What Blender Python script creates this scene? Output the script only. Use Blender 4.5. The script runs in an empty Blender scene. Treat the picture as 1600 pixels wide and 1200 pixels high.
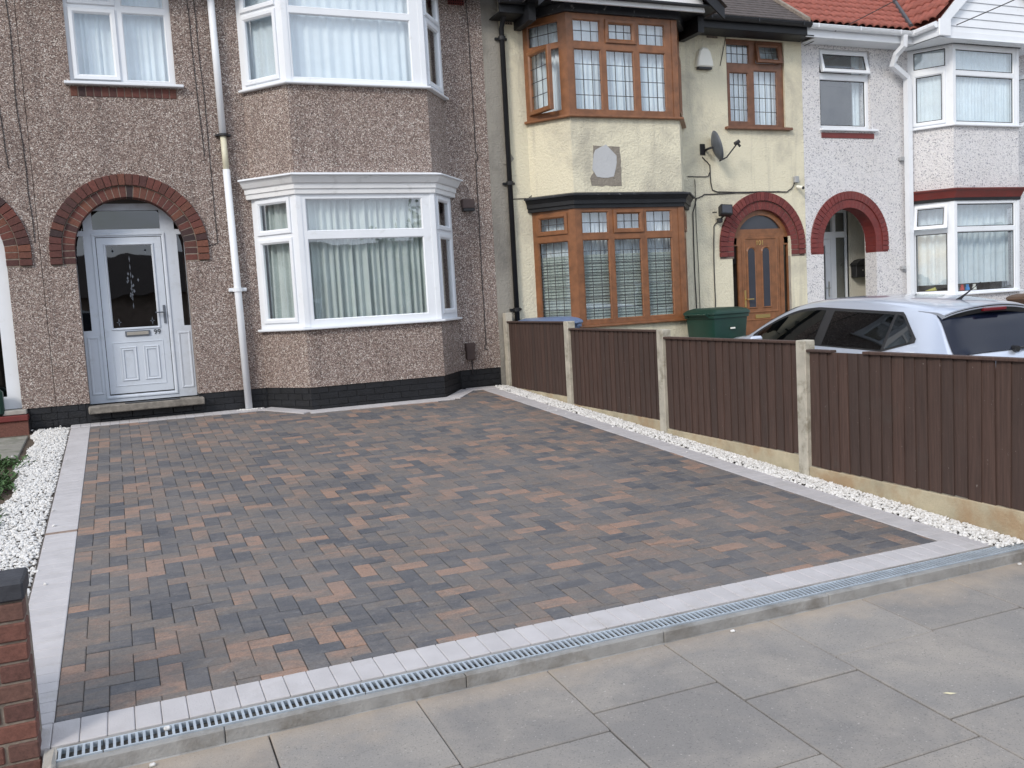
import bpy, bmesh, math, random
from mathutils import Vector, Matrix
random.seed(7)
R = math.radians
sc = bpy.context.scene
COL = sc.collection

# ------------------------------------------------------------------ camera, world, sun, exposure
cam_d = bpy.data.cameras.new('camera'); cam = bpy.data.objects.new('camera', cam_d); COL.objects.link(cam)
cam_d.sensor_width = 36; cam_d.lens = 32.35; cam_d.clip_start = .05; cam_d.clip_end = 2000
FW = Vector((0.38915918, 0.91633687, -0.09424366)); RT = Vector((0.91690911, -0.39515581, -0.05594261)); UP = Vector((0.08850321, 0.06464229, 0.99397613))
M = Matrix((RT, UP, -FW)).transposed().to_4x4(); M.translation = Vector((0, 0, 1.6027)); cam.matrix_world = M
sc.camera = cam
SUN_EL, SUN_AZ = 34, 232           # azimuth measured clockwise from +Y
world = bpy.data.worlds.new('World'); sc.world = world; world.use_nodes = True
nt = world.node_tree; N = nt.nodes; L = nt.links
bg = N['Background']; bg.inputs['Strength'].default_value = .13
sky = N.new('ShaderNodeTexSky'); sky.sky_type = 'NISHITA'; sky.sun_disc = False
sky.sun_elevation = R(SUN_EL); sky.sun_rotation = R(SUN_AZ); sky.air_density = 1.2; sky.dust_density = 1.5
tc = N.new('ShaderNodeTexCoord'); mp = N.new('ShaderNodeMapping'); mp.inputs['Scale'].default_value = (1, 1, 2.6)
nz = N.new('ShaderNodeTexNoise'); nz.inputs['Scale'].default_value = 2.6; nz.inputs['Detail'].default_value = 7; nz.inputs['Roughness'].default_value = .55
rp = N.new('ShaderNodeValToRGB'); rp.color_ramp.elements[0].position = .36; rp.color_ramp.elements[1].position = .56
mx = N.new('ShaderNodeMix'); mx.data_type = 'RGBA'; mx.inputs[7].default_value = (7.6, 8.2, 9.3, 1)
L.new(tc.outputs['Generated'], mp.inputs[0]); L.new(mp.outputs[0], nz.inputs['Vector']); L.new(nz.outputs['Fac'], rp.inputs[0])
L.new(rp.outputs[0], mx.inputs[0]); L.new(sky.outputs[0], mx.inputs[6]); L.new(mx.outputs[2], bg.inputs['Color'])
sd = bpy.data.lights.new('sun', 'SUN'); sd.energy = 1.6; sd.angle = R(14); sd.color = (1, .93, .84)
sun = bpy.data.objects.new('sun', sd); COL.objects.link(sun)
a, e = R(SUN_AZ), R(SUN_EL)
sun.rotation_euler = Vector((-math.sin(a) * math.cos(e), -math.cos(a) * math.cos(e), -math.sin(e))).to_track_quat('-Z', 'Y').to_euler()
sc.view_settings.view_transform = 'Standard'; sc.view_settings.look = 'None'
sc.view_settings.exposure = 0.30; sc.view_settings.gamma = 1; sc.view_settings.use_curve_mapping = False

# ------------------------------------------------------------------ site numbers (metres; camera stands at x=0 y=0)
S, T, Y0 = .0527, -.0033, 3.807       # fall of the drive, cross fall, street edge of the edging
YW, YB = 11.621, 11.051               # main wall face, bay face
XL, XR, XF = -.366, 4.433, 4.835      # inner edges of the paving, fence line
SL = math.atan(S)
def gz(x, y, o=0): return S * (y - Y0) + T * x + o

# ------------------------------------------------------------------ materials
MATS = {}
def newmat(name):
    m = bpy.data.materials.new(name); m.use_nodes = True; MATS[name] = m
    return m, m.node_tree.nodes, m.node_tree.links, m.node_tree.nodes['Principled BSDF']
def rampnode(n, stops):
    r = n.new('ShaderNodeValToRGB'); cr = r.color_ramp
    while len(cr.elements) < len(stops): cr.elements.new(.5)
    for el, (p, c) in zip(cr.elements, stops): el.position = p; el.color = (*c, 1)
    return r
def pos(n): return n.new('ShaderNodeNewGeometry').outputs['Position']
def noise(n, l, vec, scale, detail=4, rough=.55, dist=0):
    t = n.new('ShaderNodeTexNoise'); t.inputs['Scale'].default_value = scale; t.inputs['Detail'].default_value = detail
    t.inputs['Roughness'].default_value = rough; t.inputs['Distortion'].default_value = dist; l.new(vec, t.inputs['Vector']); return t.outputs['Fac']
def mixc(n, l, fac, a, b, mode='MIX'):
    m = n.new('ShaderNodeMix'); m.data_type = 'RGBA'; m.blend_type = mode
    for v, i in ((fac, 0), (a, 6), (b, 7)):
        if hasattr(v, 'is_output') or hasattr(v, 'links'): l.new(v, m.inputs[i])
        elif i == 0: m.inputs[0].default_value = v
        else: m.inputs[i].default_value = (*v, 1)
    return m.outputs[2]
def bump(n, l, b, h, strength, dist=.01):
    bn = n.new('ShaderNodeBump'); bn.inputs['Strength'].default_value = strength; bn.inputs['Distance'].default_value = dist
    l.new(h, bn.inputs['Height']); l.new(bn.outputs[0], b.inputs['Normal'])
def maprange(n, l, v, a, b, c=0, d=1):
    m = n.new('ShaderNodeMapRange'); m.inputs[1].default_value = a; m.inputs[2].default_value = b; m.inputs[3].default_value = c; m.inputs[4].default_value = d
    l.new(v, m.inputs[0]); return m.outputs[0]
def simple(name, c, rough=.6, var=.25, vs=3, bs=0, bscale=60, metal=0, rnd=0, spec=None, coat=0, dirt=None):
    """base colour varied by a soft noise; optional per-object variation, dirt colour and fine bump"""
    m, n, l, b = newmat(name); p = pos(n)
    lo = tuple(v * (1 - var) for v in c); hi = tuple(min(1, v * (1 + var)) for v in c)
    r = rampnode(n, [(.3, lo), (.7, hi)]); l.new(noise(n, l, p, vs, 6), r.inputs[0]); col = r.outputs[0]
    if rnd:
        oi = n.new('ShaderNodeObjectInfo'); col = mixc(n, l, maprange(n, l, oi.outputs['Random'], 0, 1, 0, rnd), col, tuple(v * .35 for v in c))
    if dirt:
        f = noise(n, l, p, dirt[1], 8, .65); col = mixc(n, l, maprange(n, l, f, dirt[2], dirt[2] + .15, 0, dirt[3]), col, dirt[0])
    l.new(col, b.inputs['Base Color']); b.inputs['Roughness'].default_value = rough; b.inputs['Metallic'].default_value = metal
    if spec is not None: b.inputs['Specular IOR Level'].default_value = spec
    if coat: b.inputs['Coat Weight'].default_value = coat; b.inputs['Coat Roughness'].default_value = .05
    if bs: bump(n, l, b, noise(n, l, p, bscale, 6, .6), bs, .01)
    return m
def brickmat(name, cols, bs=.5, speck=True):
    m, n, l, b = newmat(name); p = pos(n); oi = n.new('ShaderNodeObjectInfo')
    r = rampnode(n, [(i / (len(cols) - 1) if len(cols) > 1 else 0, c) for i, c in enumerate(cols)]); r.color_ramp.interpolation = 'LINEAR'
    l.new(oi.outputs['Random'], r.inputs[0])
    f = noise(n, l, p, 55, 6, .7)
    col = mixc(n, l, 1.0, r.outputs[0], rampcol(n, l, f, (.55, .55, .55), (1.35, 1.35, 1.35)), 'MULTIPLY')
    l.new(col, b.inputs['Base Color']); b.inputs['Roughness'].default_value = .85; bump(n, l, b, f, bs, .006); return m
def rampcol(n, l, f, a, b):
    r = rampnode(n, [(.25, a), (.75, b)]); l.new(f, r.inputs[0]); return r.outputs[0]
def dash(name, stops, scale, stain, bs=.8, stainamt=.6, dark=None):
    """pebble-dash: every pebble a voronoi cell with its own colour"""
    m, n, l, b = newmat(name); p = pos(n)
    v = n.new('ShaderNodeTexVoronoi'); v.inputs['Scale'].default_value = scale; l.new(p, v.inputs['Vector'])
    s = n.new('ShaderNodeSeparateColor'); l.new(v.outputs['Color'], s.inputs[0])
    r = rampnode(n, stops); l.new(s.outputs[0], r.inputs[0]); col = r.outputs[0]
    f = noise(n, l, p, .9, 5, .6, .4)
    col = mixc(n, l, maprange(n, l, f, .40, .68, 0, stainamt), col, stain, 'MULTIPLY')
    f2 = noise(n, l, p, 3.5, 6, .7)
    col = mixc(n, l, maprange(n, l, f2, .5, .8, 0, stainamt), col, stain, 'MULTIPLY')
    if dark:   # grime washed down in vertical streaks
        mpn = n.new('ShaderNodeMapping'); mpn.inputs['Scale'].default_value = (5, 5, .45); l.new(p, mpn.inputs[0])
        f3 = noise(n, l, mpn.outputs[0], 1, 5, .6)
        col = mixc(n, l, maprange(n, l, f3, .52, .72, 0, dark), col, (.45, .45, .47), 'MULTIPLY')
    l.new(col, b.inputs['Base Color']); b.inputs['Roughness'].default_value = .92
    bump(n, l, b, v.outputs['Distance'], -bs if False else bs, .012); return m
def glassmat(name, tint, refl_ior=1.75, wav=.02, dirt=0):
    m, n, l, b = newmat(name); n.remove(b); out = n['Material Output']
    tr = n.new('ShaderNodeBsdfTransparent'); tr.inputs[0].default_value = (*tint, 1)
    gl = n.new('ShaderNodeBsdfGlossy'); gl.inputs['Roughness'].default_value = .015; gl.inputs['Color'].default_value = (.95, .97, 1, 1)
    def mth(op, a_, b_=None):
        q = n.new('ShaderNodeMath'); q.operation = op
        for i_, v_ in enumerate((a_, b_)):
            if v_ is None: continue
            if isinstance(v_, (int, float)): q.inputs[i_].default_value = v_
            else: l.new(v_, q.inputs[i_])
        return q.outputs[0]
    dt = n.new('ShaderNodeVectorMath'); dt.operation = 'DOT_PRODUCT'; gg = n.new('ShaderNodeNewGeometry')
    l.new(gg.outputs['Normal'], dt.inputs[0]); l.new(gg.outputs['Incoming'], dt.inputs[1])
    r0 = refl_ior; fres = mth('ADD', mth('MULTIPLY', mth('POWER', mth('SUBTRACT', 1.0, mth('ABSOLUTE', dt.outputs['Value'])), 5.0), 1 - r0), r0)
    bn = n.new('ShaderNodeBump'); bn.inputs['Strength'].default_value = wav; bn.inputs['Distance'].default_value = .1
    l.new(noise(n, l, pos(n), 1.6, 2), bn.inputs['Height']); l.new(bn.outputs[0], gl.inputs['Normal'])
    mi = n.new('ShaderNodeMixShader'); l.new(fres, mi.inputs[0]); l.new(tr.outputs[0], mi.inputs[1]); l.new(gl.outputs[0], mi.inputs[2])
    last = mi.outputs[0]
    if dirt:
        d = n.new('ShaderNodeBsdfDiffuse'); d.inputs[0].default_value = (.6, .63, .62, 1); m2 = n.new('ShaderNodeMixShader')
        l.new(maprange(n, l, noise(n, l, pos(n), 5, 6, .7), .35, .75, 0, dirt), m2.inputs[0]); l.new(last, m2.inputs[1]); l.new(d.outputs[0], m2.inputs[2]); last = m2.outputs[0]
    l.new(last, out.inputs[0]); return m

dash('pebble_brown', [(0, (.075, .058, .054)), (.12, (.145, .105, .092)), (.36, (.255, .192, .168)), (.6, (.35, .272, .236)), (.82, (.47, .38, .335)), (.92, (.74, .67, .61)), (1, (.84, .80, .75))], 118, (.84, .81, .79), .8, .6, .5)
dash('pebble_white', [(0, (.30, .30, .34)), (.08, (.50, .50, .53)), (.2, (.68, .67, .69)), (.7, (.76, .75, .76)), (1, (.82, .81, .81))], 62, (.93, .92, .9), .9, .6)
def render_mat(name, c, stain, amt, bs, bscale):
    m, n, l, b = newmat(name); p = pos(n); f = noise(n, l, p, 1.4, 8, .62, .3)
    col = mixc(n, l, maprange(n, l, f, .48, .72, 0, amt), c, stain)
    f2 = noise(n, l, p, 26, 5, .7); col = mixc(n, l, maprange(n, l, f2, .58, .78, 0, .5), col, stain)
    mpn = n.new('ShaderNodeMapping'); mpn.inputs['Scale'].default_value = (6, 6, .5); l.new(p, mpn.inputs[0])
    col = mixc(n, l, maprange(n, l, noise(n, l, mpn.outputs[0], 1, 5, .6), .55, .78, 0, amt * .7), col, stain)
    l.new(col, b.inputs['Base Color']); b.inputs['Roughness'].default_value = .9
    bump(n, l, b, noise(n, l, p, bscale, 5, .65), bs, .02); return m
render_mat('cream_render', (.76, .71, .545), (.40, .375, .31), .85, .9, 34)
render_mat('grey_render', (.33, .31, .27), (.17, .16, .145), .8, .9, 40)
render_mat('bare_patch', (.27, .24, .20), (.18, .16, .14), .8, .9, 30)
render_mat('filler', (.50, .51, .52), (.40, .41, .43), .5, .2, 20)
render_mat('porch_cream', (.62, .60, .52), (.50, .47, .40), .4, .5, 30)
simple('upvc', (.80, .83, .87), .35, .04, 2, dirt=((.5, .5, .47), 6, .60, .35))
simple('upvc_shaded', (.60, .65, .72), .45, .06, 2, dirt=((.40, .42, .43), 6, .55, .4))  # grimy uPVC with the doorway's grey-blue shade put into its base colour
simple('white_paint', (.76, .77, .78), .55, .06, 2, .25, 40, dirt=((.42, .42, .41), 5, .56, .45))
simple('oak_upvc', (.215, .09, .038), .4, .25, 9, .08, 90)
simple('dark_oak', (.17, .075, .04), .45, .25, 9, .08, 90)
simple('black_paint', (.008, .009, .012), .55, .35, 5, .3, 50)
simple('flaking_black', (.02, .022, .028), .6, .35, 5, .3, 50, dirt=((.5, .5, .5), 14, .60, .8))
simple('black_brick', (.007, .008, .011), .6, .5, 12, .7, 50, rnd=.3)
simple('red_paint', (.17, .028, .024), .5, .2, 4, .3, 50, dirt=((.10, .03, .03), 8, .5, .6))
brickmat('red_brick', [(.04, .027, .028), (.11, .04, .034), (.15, .05, .038), (.09, .036, .031), (.18, .07, .045), (.10, .038, .032)])
brickmat('painted_brick', [(.15, .035, .032), (.19, .045, .04), (.13, .03, .03)])
brickmat('wall_brick', [(.13, .058, .045), (.17, .07, .052), (.105, .05, .042), (.155, .08, .062)], .6)
simple('blue_brick', (.035, .037, .045), .6, .3, 12, .4, 50)
simple('mortar', (.24, .20, .165), .95, .3, 20, .6, 60)
simple('step_stone', (.21, .19, .165), .95, .35, 14, .6, 50)
simple('mortar_pale', (.62, .58, .40), .8, .1, 9)
simple('mortar_dark', (.19, .15, .125), .95, .3, 20, .6, 60)
simple('channel_concrete', (.29, .285, .275), .9, .2, 6, .5, 60, dirt=((.16, .145, .125), 4, .47, .75))
simple('concrete', (.40, .38, .345), .9, .18, 6, .5, 60, dirt=((.24, .22, .18), 3, .5, .6))
simple('post_concrete', (.45, .42, .35), .92, .2, 7, .5, 60, dirt=((.20, .18, .13), 9, .52, .7))
simple('gravel_board', (.44, .385, .27), .92, .2, 5, .5, 60, dirt=((.34, .22, .12), 2.2, .47, .75))
simple('edging', (.51, .49, .495), .85, .07, 7, .35, 120, rnd=.10, dirt=((.38, .36, .34), 5, .55, .5))
simple('edging_stained', (.27, .20, .16), .9, .3, 20, .4, 90)
simple('galvanised', (.47, .53, .59), .42, .12, 12, metal=.35)
simple('dark_void', (.010, .010, .012), .9, .1)
simple('earth', (.10, .075, .055), .95, .4, 8, .8, 30)
simple('joint_sand', (.11, .098, .088), .95, .3, 20, .5, 60)
simple('garden_slab', (.27, .26, .23), .9, .2, 4, .5, 40, dirt=((.12, .14, .09), 5, .5, .7))
simple('weed', (.055, .11, .035), .7, .5, 30)
simple('tarmac', (.05, .05, .052), .9, .3, 30, .6, 200)
simple('curtain_net', (.54, .60, .585), .9, .1, 3)  # lower bay net, darker and greener: a dark reflection put into its colour
simple('curtain_white', (.70, .78, .835), .9, .06, 3)
simple('curtain_beige', (.50, .45, .38), .9, .1, 3)
simple('blind', (.40, .46, .425), .6, .05, 3)
simple('room', (.10, .095, .09), .9, .2, 1)
simple('lead', (.05, .05, .055), .5, .1)
simple('alu', (.62, .62, .6), .35, .05, metal=.9)
simple('brass', (.65, .48, .2), .3, .1, metal=1)
simple('black_plastic', (.018, .018, .02), .45, .2)
simple('dish_grey', (.11, .125, .15), .5, .15, 8)
simple('brown_plastic', (.075, .05, .045), .6, .2, 8)
simple('grey_plastic', (.35, .36, .37), .5, .1, 8)
simple('cable', (.03, .027, .028), .7, .2)
simple('white_plastic', (.86, .85, .77), .45, .05)
simple('yellowed_pipe', (.66, .63, .48), .5, .12, 12, dirt=((.38, .35, .26), 12, .58, .5))
simple('blue_grey_glass', (.05, .055, .07), .15, .1)
simple('bin_green', (.006, .038, .026), .42, .15, 5)
simple('bin_blue', (.13, .18, .30), .42, .15, 5)
simple('bin_brown', (.12, .065, .035), .5, .15, 5)
simple('car_paint', (.60, .65, .75), .28, .02, 2, metal=.5, coat=1)
simple('tyre', (.02, .02, .02), .8, .2)
simple('red_lens', (.16, .008, .015), .2, .1, coat=.5)
simple('grey_tile', (.075, .06, .055), .8, .35, 14, .6, 40)
simple('red_tile', (.31, .095, .07), .8, .2, 10, .5, 60, rnd=.2, dirt=((.18, .06, .045), 7, .54, .6))
simple('bark', (.09, .07, .05), .9, .3, 12)
simple('leaf', (.045, .085, .025), .6, .5, 6)
simple('far_wall', (.34, .26, .21), .9, .2, 3)
simple('toy_red', (.6, .05, .04), .5); simple('toy_blue', (.04, .25, .6), .5); simple('toy_yellow', (.55, .5, .12), .5)
glassmat('glass', (.97, .995, 1), .17, .02)
glassmat('glass_old', (.95, .985, .99), .17, .03, .14)
glassmat('car_glass', (.12, .17, .19), .09, 0)
glassmat('door_glass', (.16, .19, .19), .10, .03)

# paving blocks: charcoal, brown and terracotta burnt into one another; attribute tint = (pick, offset)
m, n, l, b = newmat('paver')
at = n.new('ShaderNodeAttribute'); at.attribute_name = 'tint'; sp = n.new('ShaderNodeSeparateColor'); l.new(at.outputs['Color'], sp.inputs[0])
vm = n.new('ShaderNodeVectorMath'); vm.operation = 'SCALE'; l.new(at.outputs['Color'], vm.inputs[0]); vm.inputs['Scale'].default_value = 40
va = n.new('ShaderNodeVectorMath'); va.operation = 'ADD'; l.new(pos(n), va.inputs[0]); l.new(vm.outputs[0], va.inputs[1])
mpv = n.new('ShaderNodeMapping'); mpv.inputs['Scale'].default_value = (.6, 1.5, 1); l.new(va.outputs[0], mpv.inputs[0])
f = noise(n, l, mpv.outputs[0], 8, 6, .7, .6)
ma = n.new('ShaderNodeMath'); ma.operation = 'MULTIPLY_ADD'; l.new(f, ma.inputs[0]); ma.inputs[1].default_value = 1.5; l.new(sp.outputs[0], ma.inputs[2])
mb2 = n.new('ShaderNodeMath'); mb2.operation = 'ADD'; l.new(ma.outputs[0], mb2.inputs[0]); mb2.inputs[1].default_value = -.74
r = rampnode(n, [(0, (.082, .085, .097)), (.25, (.122, .117, .120)), (.48, (.160, .140, .126)), (.72, (.205, .155, .128)), (.97, (.31, .195, .142))]); l.new(mb2.outputs[0], r.inputs[0])
g = noise(n, l, pos(n), 95, 5, .75); col = mixc(n, l, 1.0, r.outputs[0], rampcol(n, l, g, (.60, .60, .60), (1.4, 1.4, 1.4)), 'MULTIPLY')
dst = noise(n, l, pos(n), 1.1, 6, .6); col = mixc(n, l, maprange(n, l, dst, .40, .72, 0, .40), col, (.20, .19, .185))
wr = noise(n, l, va.outputs[0], 22, 5, .75); col = mixc(n, l, maprange(n, l, wr, .56, .74, 0, .45), col, (.30, .285, .28)); col = mixc(n, l, maprange(n, l, wr, .44, .28, 0, .45), col, (.07, .068, .07))
l.new(col, b.inputs['Base Color']); b.inputs['Roughness'].default_value = .8; bump(n, l, b, g, .5, .005)

# pavement flags
m, n, l, b = newmat('flag'); p = pos(n); oi = n.new('ShaderNodeObjectInfo')
r = rampnode(n, [(0, (.218, .206, .196)), (.5, (.254, .240, .226)), (1, (.292, .274, .254))]); l.new(oi.outputs['Random'], r.inputs[0]); col = r.outputs[0]
f = noise(n, l, p, 2.2, 8, .65, .5); col = mixc(n, l, maprange(n, l, f, .42, .68, 0, .6), col, (.38, .34, .295))
f = noise(n, l, p, 5, 8, .7); col = mixc(n, l, maprange(n, l, f, .48, .74, 0, .50), col, (.185, .178, .172))
f = noise(n, l, p, 120, 3, .7); col = mixc(n, l, maprange(n, l, f, .56, .70, 0, .75), col, (.10, .095, .09)); f = noise(n, l, p, 70, 2, .6); col = mixc(n, l, maprange(n, l, f, .66, .74, 0, .6), col, (.5, .47, .43))
sx = n.new('ShaderNodeSeparateXYZ'); l.new(p, sx.inputs[0])
f2 = noise(n, l, p, 3.0, 6, .6); mm = n.new('ShaderNodeMath'); mm.operation = 'MULTIPLY_ADD'; l.new(f2, mm.inputs[0]); mm.inputs[1].default_value = .7; l.new(sx.outputs[1], mm.inputs[2])
col = mixc(n, l, maprange(n, l, mm.outputs[0], 3.78, 4.05, 0, .6), col, (.46, .37, .28))   # builder's sand left along the new kerb
l.new(col, b.inputs['Base Color']); b.inputs['Roughness'].default_value = .9; bump(n, l, b, noise(n, l, p, 90, 6, .7), .45, .006)

# brown stained timber
m, n, l, b = newmat('fence_wood'); p = pos(n); oi = n.new('ShaderNodeObjectInfo')
mpn = n.new('ShaderNodeMapping'); mpn.inputs['Scale'].default_value = (30, 30, 1.6); l.new(p, mpn.inputs[0])
f = noise(n, l, mpn.outputs[0], 2, 6, .6)
r = rampnode(n, [(.25, (.046, .026, .020)), (.75, (.105, .060, .046))]); l.new(f, r.inputs[0])
col = mixc(n, l, maprange(n, l, oi.outputs['Random'], 0, 1, 0, .5), r.outputs[0], (.035, .026, .023))
col = mixc(n, l, maprange(n, l, noise(n, l, p, 4, 6, .7), .55, .75, 0, .4), col, (.07, .06, .052))
f9 = noise(n, l, p, 38, 3, .6); col = mixc(n, l, maprange(n, l, f9, .70, .76, 0, .7), col, (.30, .27, .24))
l.new(col, b.inputs['Base Color']); b.inputs['Roughness'].default_value = .8; bump(n, l, b, f, .5, .006)

m, n, l, b = newmat('white_chip'); oi = noise(n, l, pos(n), 60, 2)
r = rampnode(n, [(.3, (.50, .485, .46)), (.6, (.76, .75, .73))]); l.new(oi, r.inputs[0]); l.new(r.outputs[0], b.inputs['Base Color']); b.inputs['Roughness'].default_value = .7

# ------------------------------------------------------------------ mesh helpers (world coordinates in, one object out)
class MB:
    def __init__(s): s.v = []; s.f = []
    def add(s, vs, fs):
        o = len(s.v); s.v += [tuple(v) for v in vs]; s.f += [tuple(i + o for i in f) for f in fs]; return s
    def box(s, x0, y0, z0, x1, y1, z1, tf=None):
        vs = [(x0, y0, z0), (x1, y0, z0), (x1, y1, z0), (x0, y1, z0), (x0, y0, z1), (x1, y0, z1), (x1, y1, z1), (x0, y1, z1)]
        if tf: vs = [tf(*v) for v in vs]
        return s.add(vs, [(0, 3, 2, 1), (4, 5, 6, 7), (0, 1, 5, 4), (1, 2, 6, 5), (2, 3, 7, 6), (3, 0, 4, 7)])
    def bbox(s, x0, y0, z0, x1, y1, z1, c=.005, tf=None):   # box with chamfered edges all round
        xs, ys, zs = (x0, x1), (y0, y1), (z0, z1); vs = []; idx = {}
        for i in (0, 1):
            for j in (0, 1):
                for k in (0, 1):
                    sx, sy, sz = (c if i == 0 else -c), (c if j == 0 else -c), (c if k == 0 else -c)
                    for ax in range(3):
                        p = [xs[i] + sx, ys[j] + sy, zs[k] + sz]; p[ax] = (xs[i], ys[j], zs[k])[ax]
                        idx[(i, j, k, ax)] = len(vs); vs.append(tuple(p))
        I = lambda i, j, k, a: idx[(i, j, k, a)]
        fs = [tuple(I(0, *q, 0) for q in ((0, 0), (0, 1), (1, 1), (1, 0))), tuple(I(1, *q, 0) for q in ((0, 0), (1, 0), (1, 1), (0, 1))),
              tuple(I(q[0], 0, q[1], 1) for q in ((0, 0), (1, 0), (1, 1), (0, 1))), tuple(I(q[0], 1, q[1], 1) for q in ((0, 0), (0, 1), (1, 1), (1, 0))),
              tuple(I(*q, 0, 2) for q in ((0, 0), (0, 1), (1, 1), (1, 0))), tuple(I(*q, 1, 2) for q in ((0, 0), (1, 0), (1, 1), (0, 1)))]
        for j in (0, 1):
            for k in (0, 1): fs.append((I(0, j, k, 1), I(1, j, k, 1), I(1, j, k, 2), I(0, j, k, 2)))
        for i in (0, 1):
            for k in (0, 1): fs.append((I(i, 0, k, 0), I(i, 1, k, 0), I(i, 1, k, 2), I(i, 0, k, 2)))
        for i in (0, 1):
            for j in (0, 1): fs.append((I(i, j, 0, 0), I(i, j, 1, 0), I(i, j, 1, 1), I(i, j, 0, 1)))
        for i in (0, 1):
            for j in (0, 1):
                for k in (0, 1): fs.append((I(i, j, k, 0), I(i, j, k, 1), I(i, j, k, 2)))
        if tf: vs = [tf(*v) for v in vs]
        return s.add(vs, fs)
    def tube(s, pts, r, seg=8, sq=False):
        pts = [Vector(p) for p in pts]; rings = []
        for i, p in enumerate(pts):
            d = (pts[min(i + 1, len(pts) - 1)] - pts[max(i - 1, 0)]).normalized()
            a = d.cross(Vector((0, 1, 0) if abs(d.y) < .9 else (1, 0, 0))).normalized(); b = d.cross(a)
            rr = r[i] if isinstance(r, (list, tuple)) else r
            n_ = 4 if sq else seg; off = math.pi / 4 if sq else 0; k = 1.414 if sq else 1
            rings.append([p + (a * math.cos(off + 2 * math.pi * j / n_) + b * math.sin(off + 2 * math.pi * j / n_)) * rr * k for j in range(n_)])
        n_ = len(rings[0]); vs = [v for rg in rings for v in rg]; fs = []
        for i in range(len(rings) - 1):
            for j in range(n_): fs.append((i * n_ + j, i * n_ + (j + 1) % n_, (i + 1) * n_ + (j + 1) % n_, (i + 1) * n_ + j))
        fs.append(tuple(range(n_))); fs.append(tuple(range((len(rings) - 1) * n_, len(rings) * n_)))
        return s.add(vs, fs)
    def prism(s, poly, y0, y1, tf=None):      # polygon in x,z pushed from y0 to y1
        k = len(poly); vs = [(x, y0, z) for x, z in poly] + [(x, y1, z) for x, z in poly]
        if tf: vs = [tf(*v) for v in vs]
        return s.add(vs, [tuple(range(k)), tuple(range(2 * k - 1, k - 1, -1))] + [(i, (i + 1) % k, (i + 1) % k + k, i + k) for i in range(k)])
    def plate(s, u0, u1, z0, z1, d0, d1, holes, tf):   # plate with rectangular holes
        us = sorted({u0, u1, *[h[0] for h in holes], *[h[2] for h in holes]}); zs = sorted({z0, z1, *[h[1] for h in holes], *[h[3] for h in holes]})
        us = [u for u in us if u0 <= u <= u1]; zs = [z for z in zs if z0 <= z <= z1]
        full = lambda i, j: 0 <= i < len(us) - 1 and 0 <= j < len(zs) - 1 and not any(h[0] - 1e-6 <= us[i] and us[i + 1] <= h[2] + 1e-6 and h[1] - 1e-6 <= zs[j] and zs[j + 1] <= h[3] + 1e-6 for h in holes)
        for i in range(len(us) - 1):
            for j in range(len(zs) - 1):
                if not full(i, j): continue
                a, b_, c, d = us[i], us[i + 1], zs[j], zs[j + 1]
                s.add([tf(*q) for q in ((a, d0, c), (b_, d0, c), (b_, d0, d), (a, d0, d))], [(0, 1, 2, 3)])
                s.add([tf(*q) for q in ((a, d1, c), (b_, d1, c), (b_, d1, d), (a, d1, d))], [(3, 2, 1, 0)])
                for di, dj, q1, q2 in ((-1, 0, (a, c), (a, d)), (1, 0, (b_, d), (b_, c)), (0, -1, (b_, c), (a, c)), (0, 1, (a, d), (b_, d))):
                    if not full(i + di, j + dj):
                        s.add([tf(q1[0], d0, q1[1]), tf(q2[0], d0, q2[1]), tf(q2[0], d1, q2[1]), tf(q1[0], d1, q1[1])], [(0, 1, 2, 3)])
        return s
    def ring(s, u0, z0, u1, z1, prof, tf):    # mitred rectangular frame; prof = (inset, depth) going from outside to inside
        k = len(prof); vs = []
        for (cu, cz, su, sz) in ((u0, z0, 1, 1), (u1, z0, -1, 1), (u1, z1, -1, -1), (u0, z1, 1, -1)):
            for d, h in prof: vs.append(tf(cu + su * d, h, cz + sz * d))
        fs = []
        for c in range(4):
            for i in range(k - 1): fs.append((c * k + i, ((c + 1) % 4) * k + i, ((c + 1) % 4) * k + i + 1, c * k + i + 1))
        return s.add(vs, fs)
    def sweep(s, prof, plan, tf=None):        # prof = (outward, z); plan = xy polyline left to right, mitred, capped
        rows = []
        for d, z in prof: rows.append([(x, y, z) for x, y in offset(plan, d)])
        k = len(plan); vs = [p for r_ in rows for p in r_]; fs = []; m_ = len(prof)
        for i in range(m_ - 1):
            for j in range(k - 1): fs.append((i * k + j, i * k + j + 1, (i + 1) * k + j + 1, (i + 1) * k + j))
        fs.append(tuple(i * k for i in range(m_))); fs.append(tuple(i * k + k - 1 for i in range(m_ - 1, -1, -1)))
        return s.add(vs, fs)
def offset(plan, d):
    P = [Vector(p) for p in plan]; out = []
    nrm = []
    for i in range(len(P) - 1):
        e_ = (P[i + 1] - P[i]).normalized(); nrm.append(Vector((e_.y, -e_.x)))
    for i, p in enumerate(P):
        if i == 0: q = nrm[0]; out.append((p.x + (q.x * d if abs(q.y) > .99 else d * q.x - d * 0), p.y + q.y * d) if False else ((p + q * d)[:]))
        elif i == len(P) - 1: out.append((p + nrm[-1] * d)[:])
        else:
            a_, b_ = nrm[i - 1], nrm[i]; m_ = (a_ + b_) / (1 + a_.dot(b_)); out.append((p + m_ * d)[:])
    return out
ORG = {}
def org(o):
    v = Vector((0, 0, 0))
    while o is not None: v = v + o.location; o = o.parent
    return v
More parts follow.
